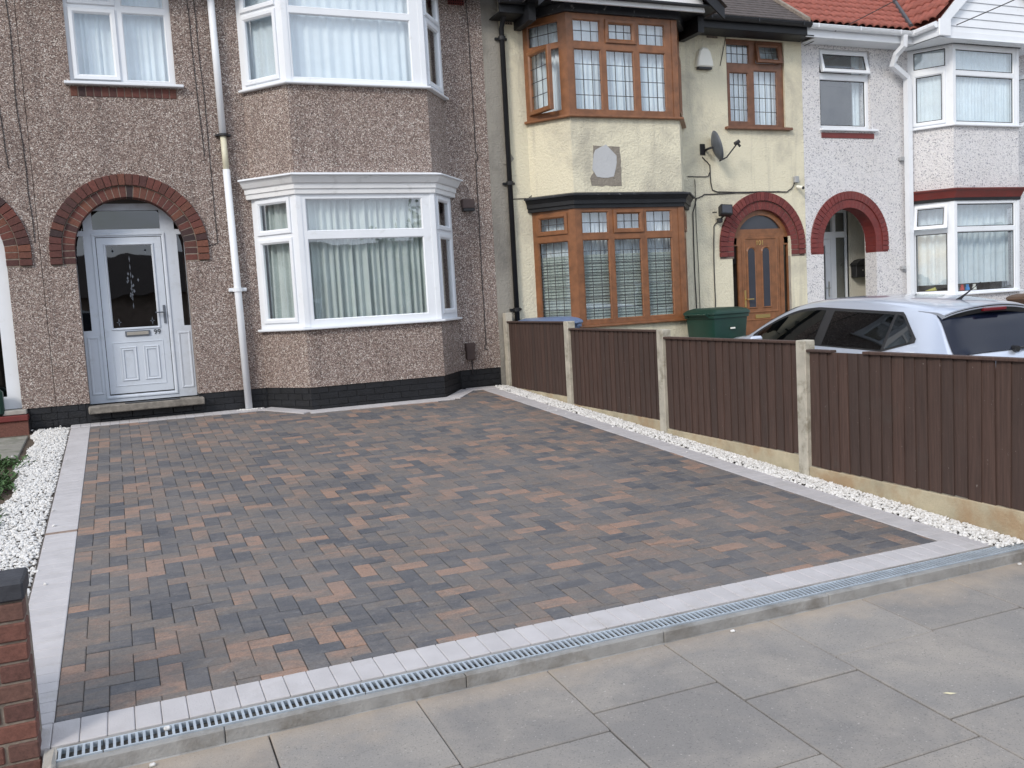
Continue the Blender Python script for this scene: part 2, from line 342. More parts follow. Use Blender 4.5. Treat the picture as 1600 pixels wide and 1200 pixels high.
def obj(name, mb, mat, parent=None, smooth=False, at_=None):
    me = bpy.data.meshes.new(name); o_ = org(parent) if parent else Vector((0, 0, 0))
    base = Vector(at_) if at_ is not None else o_
    me.from_pydata([(v[0] - base.x, v[1] - base.y, v[2] - base.z) for v in mb.v], [], mb.f); me.update()
    bm = bmesh.new(); bm.from_mesh(me)
    if name in ('wall', 'plinth', 'window', 'roof', 'door_frame', 'cornice'): bmesh.ops.remove_doubles(bm, verts=bm.verts, dist=2e-5)
    bmesh.ops.recalc_face_normals(bm, faces=bm.faces); bm.to_mesh(me); bm.free()
    if mat: me.materials.append(MATS[mat])
    if smooth:
        for p_ in me.polygons: p_.use_smooth = True
        if smooth != 'all' and hasattr(me, 'set_sharp_from_angle'): me.set_sharp_from_angle(angle=R(35))
    ob = bpy.data.objects.new(name, me); COL.objects.link(ob)
    ob.location = base - o_ if parent else base
    if parent: ob.parent = parent
    return ob
def tag(o, label=None, cat=None, group=None, kind=None):
    if label: o['label'] = label
    if cat: o['category'] = cat
    if group: o['group'] = group
    if kind: o['kind'] = kind
    return o
def thing(name, loc, label, cat, group=None):
    o = bpy.data.objects.new(name, None); COL.objects.link(o); o.location = loc; o.empty_display_size = .2; return tag(o, label, cat, group)
def copy_at(o, loc, rot=None, parent=None):
    c = o.copy(); COL.objects.link(c); c.location = loc
    if rot is not None: c.rotation_euler = rot
    if parent: c.parent = parent
    return c
def face(a, b):          # local frame of a wall face: (u along, d outward, z up)
    A = Vector(a); e_ = (Vector(b) - A); Ln = e_.length; e_.normalize(); nn = Vector((e_.y, -e_.x))
    f_ = lambda u, d, z: (A.x + e_.x * u + nn.x * d, A.y + e_.y * u + nn.y * d, z)
    return f_, Ln
FRONT = lambda u, d, z: (u, YW - d, z)

# ------------------------------------------------------------------ window builder
SASHW = .062
def sash_tf(tf, u0, z0, u1, z1, hinge, ang):
    ca, sa = math.cos(R(ang)), math.sin(R(ang))
    if hinge == 'left': return lambda u, d, z: tf(u0 + (u - u0) * ca - d * sa, d * ca + (u - u0) * sa, z)
    if hinge == 'right': return lambda u, d, z: tf(u1 - (u1 - u) * ca + d * sa, d * ca + (u1 - u) * sa, z)
    if hinge == 'top': return lambda u, d, z: tf(u, d * ca + (z1 - z) * sa, z1 - (z1 - z) * ca)
    return tf
def window(parent, tf, u0, z0, u1, z1, panes, mat, glass='glass', lead_mat='lead', depth=.065, front=0.0, gasket=None):
    """panes: dict(r=(u0,z0,u1,z1) glass rect, sash=bool, hinge, ang, lead=(nx,nz))"""
    holes = []
    for p_ in panes:
        a_ = p_['r']; g_ = .045 if p_.get('sash') else .0
        holes.append((a_[0] - g_, a_[1] - g_, a_[2] + g_, a_[3] + g_))
    mb = MB().plate(u0, u1, z0, z1, front, front - depth, holes, tf)
    for p_ in panes:
        a_ = p_['r']
        if not p_.get('sash'): mb.ring(a_[0] - .001, a_[1] - .001, a_[2] + .001, a_[3] + .001, [(0, front + .001), (.004, front + .001), (.016, front - .014), (.016, front - .04)], tf)
    w = obj('window', mb, mat, parent)
    for p_ in panes:
        a0, b0, a1, b1 = p_['r']; t2 = tf
        if p_.get('sash'):
            q = (a0 - .055, b0 - .055, a1 + .055, b1 + .055)
            t2 = sash_tf(tf, *q, p_.get('hinge'), p_.get('ang', 0)) if p_.get('ang') else tf
            m2 = MB().ring(*q, [(0, front - .04 if p_.get('ang') else front - .002), (0, front + .016), (.006, front + .022), (.040, front + .022), (.060, front + .004), (.060, front - .03), (0.0, front - .04)], t2)
            obj('sash', m2, mat, w)
            gd = front - .012
        else: gd = front - .022
        g_ = MB().add([t2(a0 - .012, gd, b0 - .012), t2(a1 + .012, gd, b0 - .012), t2(a1 + .012, gd, b1 + .012), t2(a0 - .012, gd, b1 + .012)], [(0, 1, 2, 3)])
        obj('pane', g_, glass, w)
        if gasket:
            obj('gasket', MB().ring(a0, b0, a1, b1, [(.003 if p_.get('sash') else .013, front - .013 if not p_.get('sash') else front + .003), ((.003 if p_.get('sash') else .013) + .014, gd + .006), ((.003 if p_.get('sash') else .013) + .014, gd + .001)], t2), gasket, w)
        if p_.get('lead'):
            nx, nz_ = p_['lead']; lm = MB()
            for i in range(1, nx): uu = a0 + (a1 - a0) * i / nx; lm.box(uu - .0045, gd + .002, b0, uu + .0045, gd + .006, b1, t2)
            for i in range(1, nz_): zz = b0 + (b1 - b0) * i / nz_; lm.box(a0, gd + .0025, zz - .0045, a1, gd + .0065, zz + .0045, t2)
            obj('leading', lm, lead_mat, w)
    return w
def curtain(w, tf, u0, z0, u1, z1, d, mat='curtain_white', amp=.02, pitch=.07, seed=1, drop=0):
    rnd = random.Random(seed); mb = MB(); n_ = max(8, int((u1 - u0) / pitch * 8)); ph = rnd.random() * 6; k2 = rnd.uniform(.25, .4)
    us = [u0 + (u1 - u0) * i / n_ for i in range(n_ + 1)]; rows = 4; vs = []
    off = []; x = ph
    for i in range(n_ + 1):
        x += 2 * math.pi / 8 * rnd.uniform(.35, 1.7); off.append(math.sin(x) * amp * (1 + .6 * math.sin(i * k2 + ph)) * rnd.uniform(.6, 1.25))
    for r_ in range(rows + 1):
        z = z0 + (z1 - z0) * r_ / rows
        for i, u in enumerate(us): vs.append(tf(u, -d + off[i] * (1.15 - .5 * r_ / rows), z))
    fs = [(r_ * (n_ + 1) + i, r_ * (n_ + 1) + i + 1, (r_ + 1) * (n_ + 1) + i + 1, (r_ + 1) * (n_ + 1) + i) for r_ in range(rows) for i in range(n_)]
    return obj('curtain', mb.add(vs, fs), mat, w, smooth='all')
def blind(w, tf, u0, z0, u1, z1, d):
    mb = MB(); z = z0
    while z < z1:
        mb.add([tf(u0, -d + .012, z), tf(u1, -d + .012, z), tf(u1, -d - .010, z + .036), tf(u0, -d - .010, z + .036)], [(0, 1, 2, 3)]); z += .040
    return obj('blind', mb, 'blind', w)
def arch_fill(mb, xc, r, z_sp, ztop, x0, x1, y0, y1):   # wall piece between an arch and the rectangle above it
    n_ = 28; pts = [(xc - r * math.cos(math.pi * i / n_), z_sp + r * math.sin(math.pi * i / n_)) for i in range(n_ + 1)]
    for i in range(n_):
        (xa, za), (xb, zb) = pts[i], pts[i + 1]
        for y in (y0, y1): mb.add([(xa, y, za), (xb, y, zb), (xb, y, ztop), (xa, y, ztop)], [(0, 1, 2, 3)])
        mb.add([(xa, y0, za), (xb, y0, zb), (xb, y1, zb), (xa, y1, za)], [(0, 1, 2, 3)])
def arch_bricks(parent, xc, r_in, z_sp, z_leg, mat, mort, legs_outer=True, n1=29, n2=35, depth=.22, proud=(.004, .030), name='arch_brick'):
    r_in -= .006
    o_ = org(parent)
    for ring_, (ra, rb, nb, pr) in enumerate(((r_in, r_in + .128, n1, proud[0]), (r_in + .135, r_in + .262, n2, proud[1]))):
        g_ = math.pi / nb / 2 * .925; proto = None
        vs = []
        for rr in (ra, rb):
            for sg in (-1, 1): vs.append((rr, sg * g_ * (1 if rr == rb else 1.02)))
        for i in range(nb):
            th = math.pi * (i + .5) / nb
            if proto is None:
                c_ = .004; mb = MB()
                prof = [(ra, -g_), (rb, -g_), (rb, g_), (ra, g_)]; f0 = []; f1 = []; f2 = []
                for rr, aa in prof:
                    rc = rr + (c_ if rr == ra else -c_); ac = aa * (1 - c_ / (rr * g_))
                    f0.append((rc * math.cos(ac), -pr, rc * math.sin(ac))); f1.append((rr * math.cos(aa), -pr + c_, rr * math.sin(aa))); f2.append((rr * math.cos(aa), depth - .03, rr * math.sin(aa)))
                mb.add(f0 + f1 + f2, [(0, 1, 2, 3)] + [(j, (j + 1) % 4, (j + 1) % 4 + 4, j + 4) for j in range(4)] + [(j + 4, (j + 1) % 4 + 4, (j + 1) % 4 + 8, j + 8) for j in range(4)])
                proto = obj(name, mb, mat); proto.parent = parent; ob = proto
            else: ob = copy_at(proto, (0, 0, 0), None, parent)
            ob.location = (xc - o_.x, YW - o_.y, z_sp - o_.z); ob.rotation_euler = (0, -th, 0)
        # straight legs under the ring
        zz = z_sp - .004; leg = None
        while zz - .068 > z_leg - .02:
            for sg in (-1, 1):
                xm = xc + sg * (ra + rb) / 2
                if leg is None:
                    w_ = (rb - ra) / 2; leg = obj(name, MB().bbox(-w_, -pr, -.034, w_, depth - .03, .034, .004), mat); leg.parent = parent; ob = leg
                else: ob = copy_at(leg, (0, 0, 0), None, parent)
                ob.location = (xm - o_.x, YW - o_.y, zz - .034 - o_.z)
            zz -= .0785
    # mortar bed
    mb = MB(); n_ = 40; ra, rb = r_in + .003, r_in + .256
    for i in range(n_):
        t0, t1 = math.pi * i / n_, math.pi * (i + 1) / n_
        P_ = [(xc + rr * math.cos(t), z_sp + rr * math.sin(t)) for rr, t in ((ra, t0), (rb, t0), (rb, t1), (ra, t1))]
        mb.prism(P_, YW - (.008 if proud[0] > .01 else .001), YW + depth - .04)
    for sg in (-1, 1): mb.box(min(xc + sg * ra, xc + sg * rb), YW - (.008 if proud[0] > .01 else .001), z_leg, max(xc + sg * ra, xc + sg * rb), YW + depth - .04, z_sp)
    obj('mortar', mb, mort, parent)

# ================================================================== GROUND
g_ = MB(); ext = 400
for (xa, ya, xb, yb) in ((-ext, -ext, ext, ext),): g_.add([(xa, ya, -.62), (xb, ya, -.62), (xb, yb, -.62), (xa, yb, -.62)], [(0, 1, 2, 3)])
tag(obj('ground', g_, 'earth'), kind='structure')
def sheet(name, x0, y0, x1, y1, off, mat, nx=1):
    mb = MB().add([(x0, y0, gz(x0, y0, off)), (x1, y0, gz(x1, y0, off)), (x1, y1, gz(x1, y1, off)), (x0, y1, gz(x0, y1, off))], [(0, 1, 2, 3)])
    return tag(obj(name, mb, mat), kind='structure')
def block(name, x0, y0, x1, y1, off, th, mat):
    tf = lambda x, y, z: (x, y, gz(x, y, off) + z)
    return obj(name, MB().box(x0, y0, -th, x1, y1, 0, tf), mat)
road = tag(obj('road', MB().box(-60, -9.5, -.6, 60, -1.22, -.46), 'tarmac'), kind='structure')
kb = tag(obj('kerb', MB().bbox(-60, -1.215, -.6, 60, -1.09, -.335, .015), 'concrete'), kind='structure')

# pavement: bed plus flags one by one, half-lapped
pav = block('pavement', -30, -1.085, 30, 3.655, -.083, .35, 'joint_sand'); tag(pav, kind='structure')
po = org(pav)
cols_ = [1.026 + .6125 * k for k in range(-3, 6)]
phase = {-3: 3.24, -2: 3.20, -1: 3.1, 0: 3.065, 1: 3.213, 2: 3.03, 3: 3.17, 4: 3.19, 5: 3.05}
flag_mesh = {}
for k in range(-3, 6):
    xa = 1.026 + .6125 * k; xb = xa + .6125
    ys = [3.652, phase[k]]
    while ys[-1] > .7: ys.append(ys[-1] - (.625 if k != 1 or len(ys) > 2 else .64))
    for ya, yb_ in zip(ys[1:], ys[:-1]):
        rr = random.Random(hash((k, round(ya, 2))) & 0xffff); dz = rr.uniform(-.0025, .0025); j = rr.uniform(.0018, .0042); tl = rr.uniform(-.003, .003)
        tf = lambda x, y, z: (x, y, gz(x, y, -.062) + z + dz + tl * (x - xa))
        o_ = obj('paving_slab', MB().bbox(xa + j, ya + j, -.05, xb - j, yb_ - j, 0, .004, tf), 'flag', pav)
for xa, xb in ((-30, 1.026 - .6125 * 3 - .004), (1.026 + .6125 * 6 + .004, 30)):
    tf = lambda x, y, z: (x, y, gz(x, y, -.0625) + z); obj('paving_slab', MB().box(xa, -1.0, -.02, xb, 3.65, 0, tf), 'flag', pav)
tf = lambda x, y, z: (x, y, gz(x, y, -.0625) + z); obj('paving_slab', MB().box(-.81, -1.0, -.02, 4.70, .55, 0, tf), 'flag', pav)

# ------------------------------------------------------------------ driveway
drive = block('driveway', -.58, Y0 + .003, 4.64, YW + .02, -.012, .25, 'joint_sand'); tag(drive, kind='structure')
bay_plan = lambda xw, xl, xr, xe: [(xw, YW), (xl, YB), (xr, YB), (xe, YW)]
PA = bay_plan(1.64, 2.07, 3.775, 4.20)
def yback(x):      # wall line that the paving meets
    for (xa, ya), (xb, yb_) in zip(PA[:-1], PA[1:]):
        if xa <= x <= xb: return ya + (yb_ - ya) * (x - xa) / (xb - xa)
    return YW
px0, px1, py0 = XL, XR, Y0 + .203
cells = []
w_ = .1015
for a_ in range(-2, 62):
    for b_ in range(-3, 90):
        c = (a_ + b_) % 4
        if c == 0: q = (a_, b_, a_ + 2, b_ + 1)
        elif c == 2: q = (a_, b_, a_ + 1, b_ + 2)
        else: continue
        x0 = px0 + (q[0]) * w_; x1 = px0 + q[2] * w_; y0_ = py0 - .05 + q[1] * w_; y1_ = py0 - .05 + q[3] * w_
        x0, x1, y0_ = max(x0, px0), min(x1, px1), max(y0_, py0)
        ym = yback((x0 + x1) / 2) - .20
        if y0_ > ym: continue
        y1_ = min(y1_, ym + .06) if y1_ > ym + .06 else y1_
        if x1 - x0 < .012 or y1_ - y0_ < .012: continue
        cells.append((x0, y0_, x1, y1_))
cells.sort(key=lambda q: (q[1] + .35 * abs((q[0] + q[2]) / 2 - .8)))
def tint_attr(me, vals):      # vals: per-face tuple
    ca = me.color_attributes.new('tint', 'FLOAT_COLOR', 'CORNER'); li = 0; data = []
    for p_ in me.polygons:
        for _ in p_.loop_indices: data += [*vals[p_.index], 1.0]
    ca.data.foreach_set('color', data)
rp_ = random.Random(11)
def paver_geo(mb, q):
    x0, y0_, x1, y1_ = q; j = rp_.uniform(.0010, .0020); dz = rp_.uniform(-.0022, .0018); c = .0045; tx_, ty_ = rp_.uniform(-.008, .008), rp_.uniform(-.008, .008); xm_, ym_ = (x0 + x1) / 2, (y0_ + y1_) / 2
    tf = lambda x, y, z: (x, y, gz(x, y) + z + dz + (x - xm_) * tx_ + (y - ym_) * ty_)
    A_ = [(x0 + j, y0_ + j), (x1 - j, y0_ + j), (x1 - j, y1_ - j), (x0 + j, y1_ - j)]; B_ = [(x0 + j + c, y0_ + j + c), (x1 - j - c, y0_ + j + c), (x1 - j - c, y1_ - j - c), (x0 + j + c, y1_ - j - c)]
    vs = [tf(*p_, -.035) for p_ in A_] + [tf(*p_, -.003) for p_ in A_] + [tf(*p_, 0) for p_ in B_]
    mb.add(vs, [(8, 9, 10, 11)] + [(i, (i + 1) % 4, (i + 1) % 4 + 4, i + 4) for i in range(4)] + [(i + 4, (i + 1) % 4 + 4, (i + 1) % 4 + 8, i + 8) for i in range(4)])
def paver_tint(q):
    u = rp_.random()
    pick = rp_.uniform(.02, .30) if u < .30 else (rp_.uniform(.30, .68) if u < .82 else rp_.uniform(.66, .98))
    return (pick, rp_.random(), rp_.random())
for q in cells[:296]:
    mb = MB(); paver_geo(mb, q); o_ = obj('paver', mb, 'paver', drive); tint_attr(o_.data, [paver_tint(q)] * len(o_.data.polygons))
mb = MB(); tv = []
for q in cells[296:]:
    n0 = len(mb.f); paver_geo(mb, q); t_ = paver_tint(q); tv += [t_] * (len(mb.f) - n0)
o_ = obj('paver', mb, 'paver', drive); tint_attr(o_.data, tv); tag(o_, kind='stuff')

# edging blocks laid side by side round the paving
def edge_block(cx, cy, along_x, lenx=.2, wid=.0985, mat='edging', ang=0, off=.001):
    key = (round(lenx, 3), round(wid, 4), mat)
    if key not in ORG:
        ORG[key] = obj('edging_block', MB().bbox(-wid / 2, -lenx / 2, -.06, wid / 2, lenx / 2, 0, .0035), mat); o = ORG[key]; o.parent = drive
    else: o = copy_at(ORG[key], (0, 0, 0), None, drive)
    o.location = (cx, cy, gz(cx, cy, off)); o.rotation_euler = (SL, 0, 0) if along_x else (SL, 0, R(90) + ang)
    if not along_x: o.rotation_euler = (Matrix.Rotation(SL, 3, 'X') @ Matrix.Rotation(R(90) + ang, 3, 'Z')).to_euler()
    return o
x = XL - .205
while x < XR + .20:
    edge_block(x + .05, Y0 + .1, True); x += .1005
for side, xc in ((0, XL - .102), (1, XR + .102)):
    y = Y0 + .205; k = 0
    while y < YW - .22:
        st = side == 0 and 7.02 < y < 7.09
        if side == 0 and abs(y - 6.93) < .05:
            edge_block(xc, y + .028, False, .2, .05, 'edging_stained'); y += .058; continue
        edge_block(xc, y + .05, False); y += .1005
# blocks following the house wall, cut to a narrow strip and mitred round the bay
strip = offset([(-.57, YW)] + PA + [(4.64, YW)], .10)
for (xa, ya), (xb, yb_) in zip(strip[:-1], strip[1:]):
    d = Vector((xb - xa, yb_ - ya)); Ln = d.length; an = math.atan2(d.y, d.x); nb = max(1, round(Ln / .101)); bl = Ln / nb
    for i in range(nb):
        cx, cy = xa + d.x * (i + .5) / nb, ya + d.y * (i + .5) / nb
        n_ = Vector((math.sin(an), -math.cos(an))); 
        key = ('strip', round(bl, 3))
        if key not in ORG: ORG[key] = obj('edging_block', MB().bbox(-bl / 2 + .0008, -.099, -.06, bl / 2 - .0008, .099, 0, .003), 'edging'); o = ORG[key]; o.parent = drive
        else: o = copy_at(ORG[key], (0, 0, 0), None, drive)
        o.location = (cx, cy, gz(cx, cy, .012)); o.rotation_euler = (Matrix.Rotation(SL, 3, 'X') @ Matrix.Rotation(an, 3, 'Z')).to_euler()

# ------------------------------------------------------------------ drainage channel
XD0, XD1 = -.352, 4.93
ch = thing('drainage_channel', (XD0, 3.73, gz(XD0, 3.73)), 'long narrow concrete drainage channel with galvanised slotted gratings at the foot of the drive', 'drain')
tf = lambda x, y, z: (x, y, gz(x, y) + z)
xj = [XD0, .251, 1.258, 2.262, 3.266, 4.27, XD1]
for xa, xb in zip(xj[:-1], xj[1:]):
    mb = MB(); z_ = random.uniform(-.002, .002)
    mb.bbox(xa + .0015, 3.648, -.12, xb - .0015, 3.684, -.004 + z_, .004, tf); mb.bbox(xa + .0015, 3.780, -.12, xb - .0015, 3.803, -.003, .003, tf)
    mb.box(xa + .0015, 3.684, -.12, xb - .0015, 3.780, -.10, tf)
    obj('channel_section', mb, 'channel_concrete', ch)
obj('haunching', MB().bbox(XD0 - .02, 3.636, -.2, XD1, 3.650, -.058, .004, tf), 'channel_concrete', ch)
xg = [XD0 + .004, -.185, .822, 1.834, 2.842, 3.85, XD1 - .01]
for xa, xb in zip(xg[:-1], xg[1:]):
    mb = MB(); mb.bbox(xa + .002, 3.686, -.022, xb - .002, 3.692, .001, .001, tf); mb.bbox(xa + .002, 3.772, -.022, xb - .002, 3.778, .001, .001, tf)
    nb = max(1, round((xb - xa) / .0268)); p_ = (xb - xa) / nb
    for i in range(nb): c = xa + (i + .5) * p_; mb.box(c - .0052, 3.6915, -.007, c + .0052, 3.7725, .000, tf)
    obj('grating', mb, 'galvanised', ch)
obj('channel_lining', MB().box(XD0 + .002, 3.6845, -.099, XD1 - .002, 3.7795, -.085, tf), 'dark_void', ch)
tag(obj('white_pebble', MB().bbox(-.012, -.009, 0, .013, .010, .015, .005, lambda x, y, z: (x + .044, y + 3.735, gz(.04, 3.735, .001) + z)), 'white_chip'), 'small white stone lying on the drain grating near the brick wall', 'stone')
for i, (x, y, lb) in enumerate(((-.02, 3.60, 'white stone chip lying on the pavement by the left end of the drain'), (2.62, 3.60, 'white stone chip on the pavement just below the middle of the drain'), (4.62, 3.61, 'white stone chip on the pavement near the right end of the drain'))):
    tag(obj('white_pebble', MB().bbox(-.011, -.008, 0, .011, .008, .012, .004, lambda u, v, w: (x + u, y + v, gz(x, y, -.060) + w)), 'white_chip'), lb, 'stone')
tag(obj('leaf', MB().add([(3.00, 2.70, gz(3, 2.7, -.057)), (3.012, 2.690, gz(3, 2.7, -.052)), (3.045, 2.668, gz(3, 2.7, -.055)), (3.02, 2.676, gz(3, 2.7, -.058))], [(0, 1, 2, 3)]), 'mortar_pale'), 'small pale yellow fallen leaf on the pavement slabs', 'leaf')

# ------------------------------------------------------------------ white stone strips
def chips(name, x0f, x1f, ya, yb_, n_, sz, seed, label, off=.0, spill=0):
    rnd = random.Random(seed); mb = MB()
    import numpy as np
    ico = []; t = (1 + 5 ** .5) / 2
    for s1 in (-1, 1):
        for s2 in (-1, 1): ico += [(0, s1, s2 * t), (s1, s2 * t, 0), (s2 * t, 0, s1)]
    V = [Vector(v).normalized() for v in ico]
    bm = bmesh.new(); [bm.verts.new(v) for v in V]; bmesh.ops.convex_hull(bm, input=bm.verts); bm.verts.index_update()
    V = [v.co.copy() for v in bm.verts]; F_ = [tuple(v.index for v in f_.verts) for f_ in bm.faces]; bm.free()
    for i in range(n_):
        y = rnd.uniform(ya, yb_); xa, xb = x0f(y), x1f(y); x = rnd.uniform(xa, xb); stray = i % 260 == 0
        if stray: x = rnd.choice((xa - .02, xb)) + rnd.uniform(-.10, .10)
        s = sz * rnd.uniform(.6, 1.35); ax = Vector((rnd.uniform(.7, 1.3), rnd.uniform(.6, 1.1), rnd.uniform(.4, .8))) * s
        Rm = Matrix.Rotation(rnd.uniform(0, 6.3), 3, 'Z') @ Matrix.Rotation(rnd.uniform(-.8, .8), 3, 'X') @ Matrix.Rotation(rnd.uniform(-.8, .8), 3, 'Y')
        edge = min(x - xa, xb - x) / max(.01, (xb - xa)); hgt = max(0, min(1, edge * 6)) * .014 + ((-off) if stray else 0)
        c = Vector((x, y, gz(x, y, off) + rnd.uniform(-.004, .008) + hgt)); jit = [rnd.uniform(.75, 1.2) for _ in V]
        mb.add([c + Rm @ Vector((v.x * ax.x, v.y * ax.y, v.z * ax.z)) * jj for v, jj in zip(V, jit)], F_)
    o = obj(name, mb, 'white_chip'); tag(o, label, 'gravel', kind='stuff'); return o
block('garden_soil', -3.0, 3.99, -.582, YW - .01, -.035, .3, 'earth')['kind'] = 'structure'
wob = lambda y: -.93 + .03 * math.sin(y * 3.1) + .02 * math.sin(y * 7.7) - max(0, 6.6 - y) * .01
chips('white_gravel', wob, lambda y: -.585, 4.02, YW - .03, 9800, .0125, 3, 'broad strip of bright white stone chippings left of the drive', -.022)
block('gravel_bed', 4.638, 3.806, 4.86, YW - .01, -.030, .3, 'earth')['kind'] = 'structure'
chips('white_gravel', lambda y: 4.628, lambda y: 4.85, 3.74, YW - .03, 7600, .0140, 5, 'narrow strip of white stone chippings along the foot of the brown fence', -.006)
# neighbour's garden path and weeds on the far left
for i, (ya, yb_, xa, xb) in enumerate(((10.65, 11.30, -1.62, -.99), (9.95, 10.63, -1.62, -.99), (8.35, 9.2, -1.62, -1.06), (7.2, 8.32, -1.7, -1.15))):
    tf = lambda x, y, z: (x, y, gz(x, y, -.012) + z); o_ = obj('path_slab', MB().bbox(xa, ya, -.05, xb, yb_, 0, .006, tf), 'garden_slab'); 
    if i == 0: path = tag(o_, kind='structure'); path.name = 'garden_path'
    else: o_.parent = path
def weeds(x0, x1, y0_, y1_, n_, h, seed, label):
    rnd = random.Random(seed); mb = MB()
    for i in range(n_):
        x, y = rnd.gauss((x0 + x1) / 2, (x1 - x0) / 4), rnd.gauss((y0_ + y1_) / 2, (y1_ - y0_) / 4); z = gz(x, y, -.01); a_ = rnd.uniform(0, 6.3); l_ = h * rnd.uniform(.3, 1)
        dx, dy = math.cos(a_), math.sin(a_); wv = l_ * .25; tz = rnd.uniform(.2, 1) * l_
        mb.add([(x, y, z), (x + dx * l_ * .5 - dy * wv, y + dy * l_ * .5 + dx * wv, z + tz * .7), (x + dx * l_, y + dy * l_, z + tz), (x + dx * l_ * .5 + dy * wv, y + dy * l_ * .5 - dx * wv, z + tz * .7)], [(0, 1, 2, 3)])
    tag(obj('weeds', mb, 'weed'), label, 'weeds', kind='stuff')
weeds(-1.5, -.93, 9.5, 9.95, 900, .06, 1, 'low green weeds in the joint of the garden path left of the white stones')
weeds(-1.25, -.93, 8.2, 9.3, 900, .07, 2, 'dark green creeping weeds beside the white stones')
weeds(-1.05, -.9, 6.6, 7.9, 700, .06, 3, 'bright green weeds at the left edge of the white stones above the brick wall')

# ------------------------------------------------------------------ low brick garden wall at bottom left
gw = thing('garden_wall', (-.9, 3.88, gz(-.9, 3.88, -.06)), 'low red brick wall end with black blue-brick coping beside the pavement', 'wall')
wo = org(gw); XE = -.402; yf, yk = 3.775, 3.985; ztop = .592
obj('mortar', MB().box(-1.84, yf + .006, -.30, XE - .006, yk - .006, ztop - .002), 'mortar', gw)
st_ = None; hd_ = None
for c in range(11):
    z1 = ztop - c * .0762 - .008; z0 = z1 - .066
    x = XE - .001
    lens = [.102, .215] if c % 2 else [.215]
    i = 0
    while x > -1.8:
        ln = (.102 if (c % 2 and i == 0) else .215)
        key = ('gwb', ln)
        if key not in ORG: ORG[key] = obj('brick', MB().bbox(-ln / 2, -.052, -.033, ln / 2, .052, .033, .005), 'wall_brick'); o_ = ORG[key]; o_.parent = gw
        else: o_ = copy_at(ORG[key], (0, 0, 0), None, gw)
        o_.location = Vector((x - ln / 2 + random.uniform(-.002, .002), yf + .05 + random.uniform(-.003, .002), (z0 + z1) / 2)) - wo
        x -= ln + .011; i += 1
x = XE + .004
for i in range(13):
    o_ = obj('coping_brick', MB().bbox(x - .107, yf - .012, ztop, x, yk + .004, ztop + .072, .008), 'blue_brick', gw, at_=(x, yf, ztop)); x -= .112
tag(obj('mortar_lump', MB().bbox(-.40, 3.63, -.12, -.352, 3.82, -.002, .012, lambda x, y, z: (x + .008 * math.sin(y * 40), y, z + .012 * math.sin(x * 90 + y * 30))), 'concrete'), 'rough grey mortar between the brick wall foot and the drain end', 'mortar')
tag(obj('boundary_pier_skirt', MB().bbox(-2.2, 3.66, -.30, -.405, 3.772, -.055, .005), 'concrete'), 'grey concrete footing along the foot of the low brick wall', 'footing')

# ================================================================== FENCE
fc = thing('fence', (XF, 3.66, gz(XF, 3.66)), 'dark brown feather-edge timber fence with concrete posts and gravel boards', 'fence')
fo = org(fc)
posts = [(11.47, 1.39), (9.632, 1.280), (7.607, 1.204), (5.600, 1.142), (3.55, 1.09)]
pm = {}
for y, zt in posts:
    z0 = -.25
    mb = MB().bbox(XF - .002, y, z0, XF + .098, y + .108, zt, .006)
    pb = obj('post', mb, 'post_concrete', fc, at_=(XF + .05, y + .05, z0))
panels = [(9.742, 11.468, 1.262, .385), (7.717, 9.630, 1.184, .306), (5.710, 7.605, 1.120, .238), (3.66, 5.598, 1.060, .163)]
for pi, (ya, yb_, zt, zb) in enumerate(panels):
    obj('gravel_board', MB().bbox(XF + .012, ya - .002, -.2, XF + .060, yb_ + .002, zb - .002, .005), 'gravel_board', fc)
    pn = MB(); pn.bbox(XF + .044, ya, zt - .10, XF + .080, yb_, zt - .06, .003); pn.bbox(XF + .044, ya, zb + .10, XF + .080, yb_, zb + .14, .003)
    pnl = obj('fence_panel', pn, 'fence_wood', fc)
    if pi == 3:
        obj('capping', MB().bbox(XF + .004, ya, zt - .004, XF + .070, 5.02, zt + .016, .003), 'fence_wood', pnl)
        obj('capping', MB().bbox(XF + .004, 5.34, zt - .004, XF + .070, yb_, zt + .014, .003), 'fence_wood', pnl)
    else: obj('capping', MB().bbox(XF + .004, ya, zt - .004, XF + .070, yb_, zt + .016, .003), 'fence_wood', pnl)
    nb = 19; pitch = (yb_ - ya) / nb; rr = random.Random(pi)
    fl = .35 if pi == 0 else 1
    for i in range(nb):
        y = ya + i * pitch; tk = .008 * fl + .003; dz = rr.uniform(-.008, .004); lean = rr.uniform(-.009, .009)
        prof = [(XF + .042, y), (XF + .042, y + pitch + .010), (XF + .036, y + pitch + .010), (XF + .036 - tk, y)]
        prof = [(XF + .040, y - .008), (XF + .040, y + pitch), (XF + .034, y + pitch), (XF + .034 - tk, y - .008)]
        vs = [(px_, py_ , zb + .003 + dz) for px_, py_ in prof] + [(px_, py_ + lean, zt - .003) for px_, py_ in prof]
        obj('board', MB().add(vs, [(0, 1, 2, 3), (4, 5, 6, 7), (0, 1, 5, 4), (1, 2, 6, 5), (2, 3, 7, 6), (3, 0, 4, 7)]), 'fence_wood', pnl)
rnd = random.Random(9)

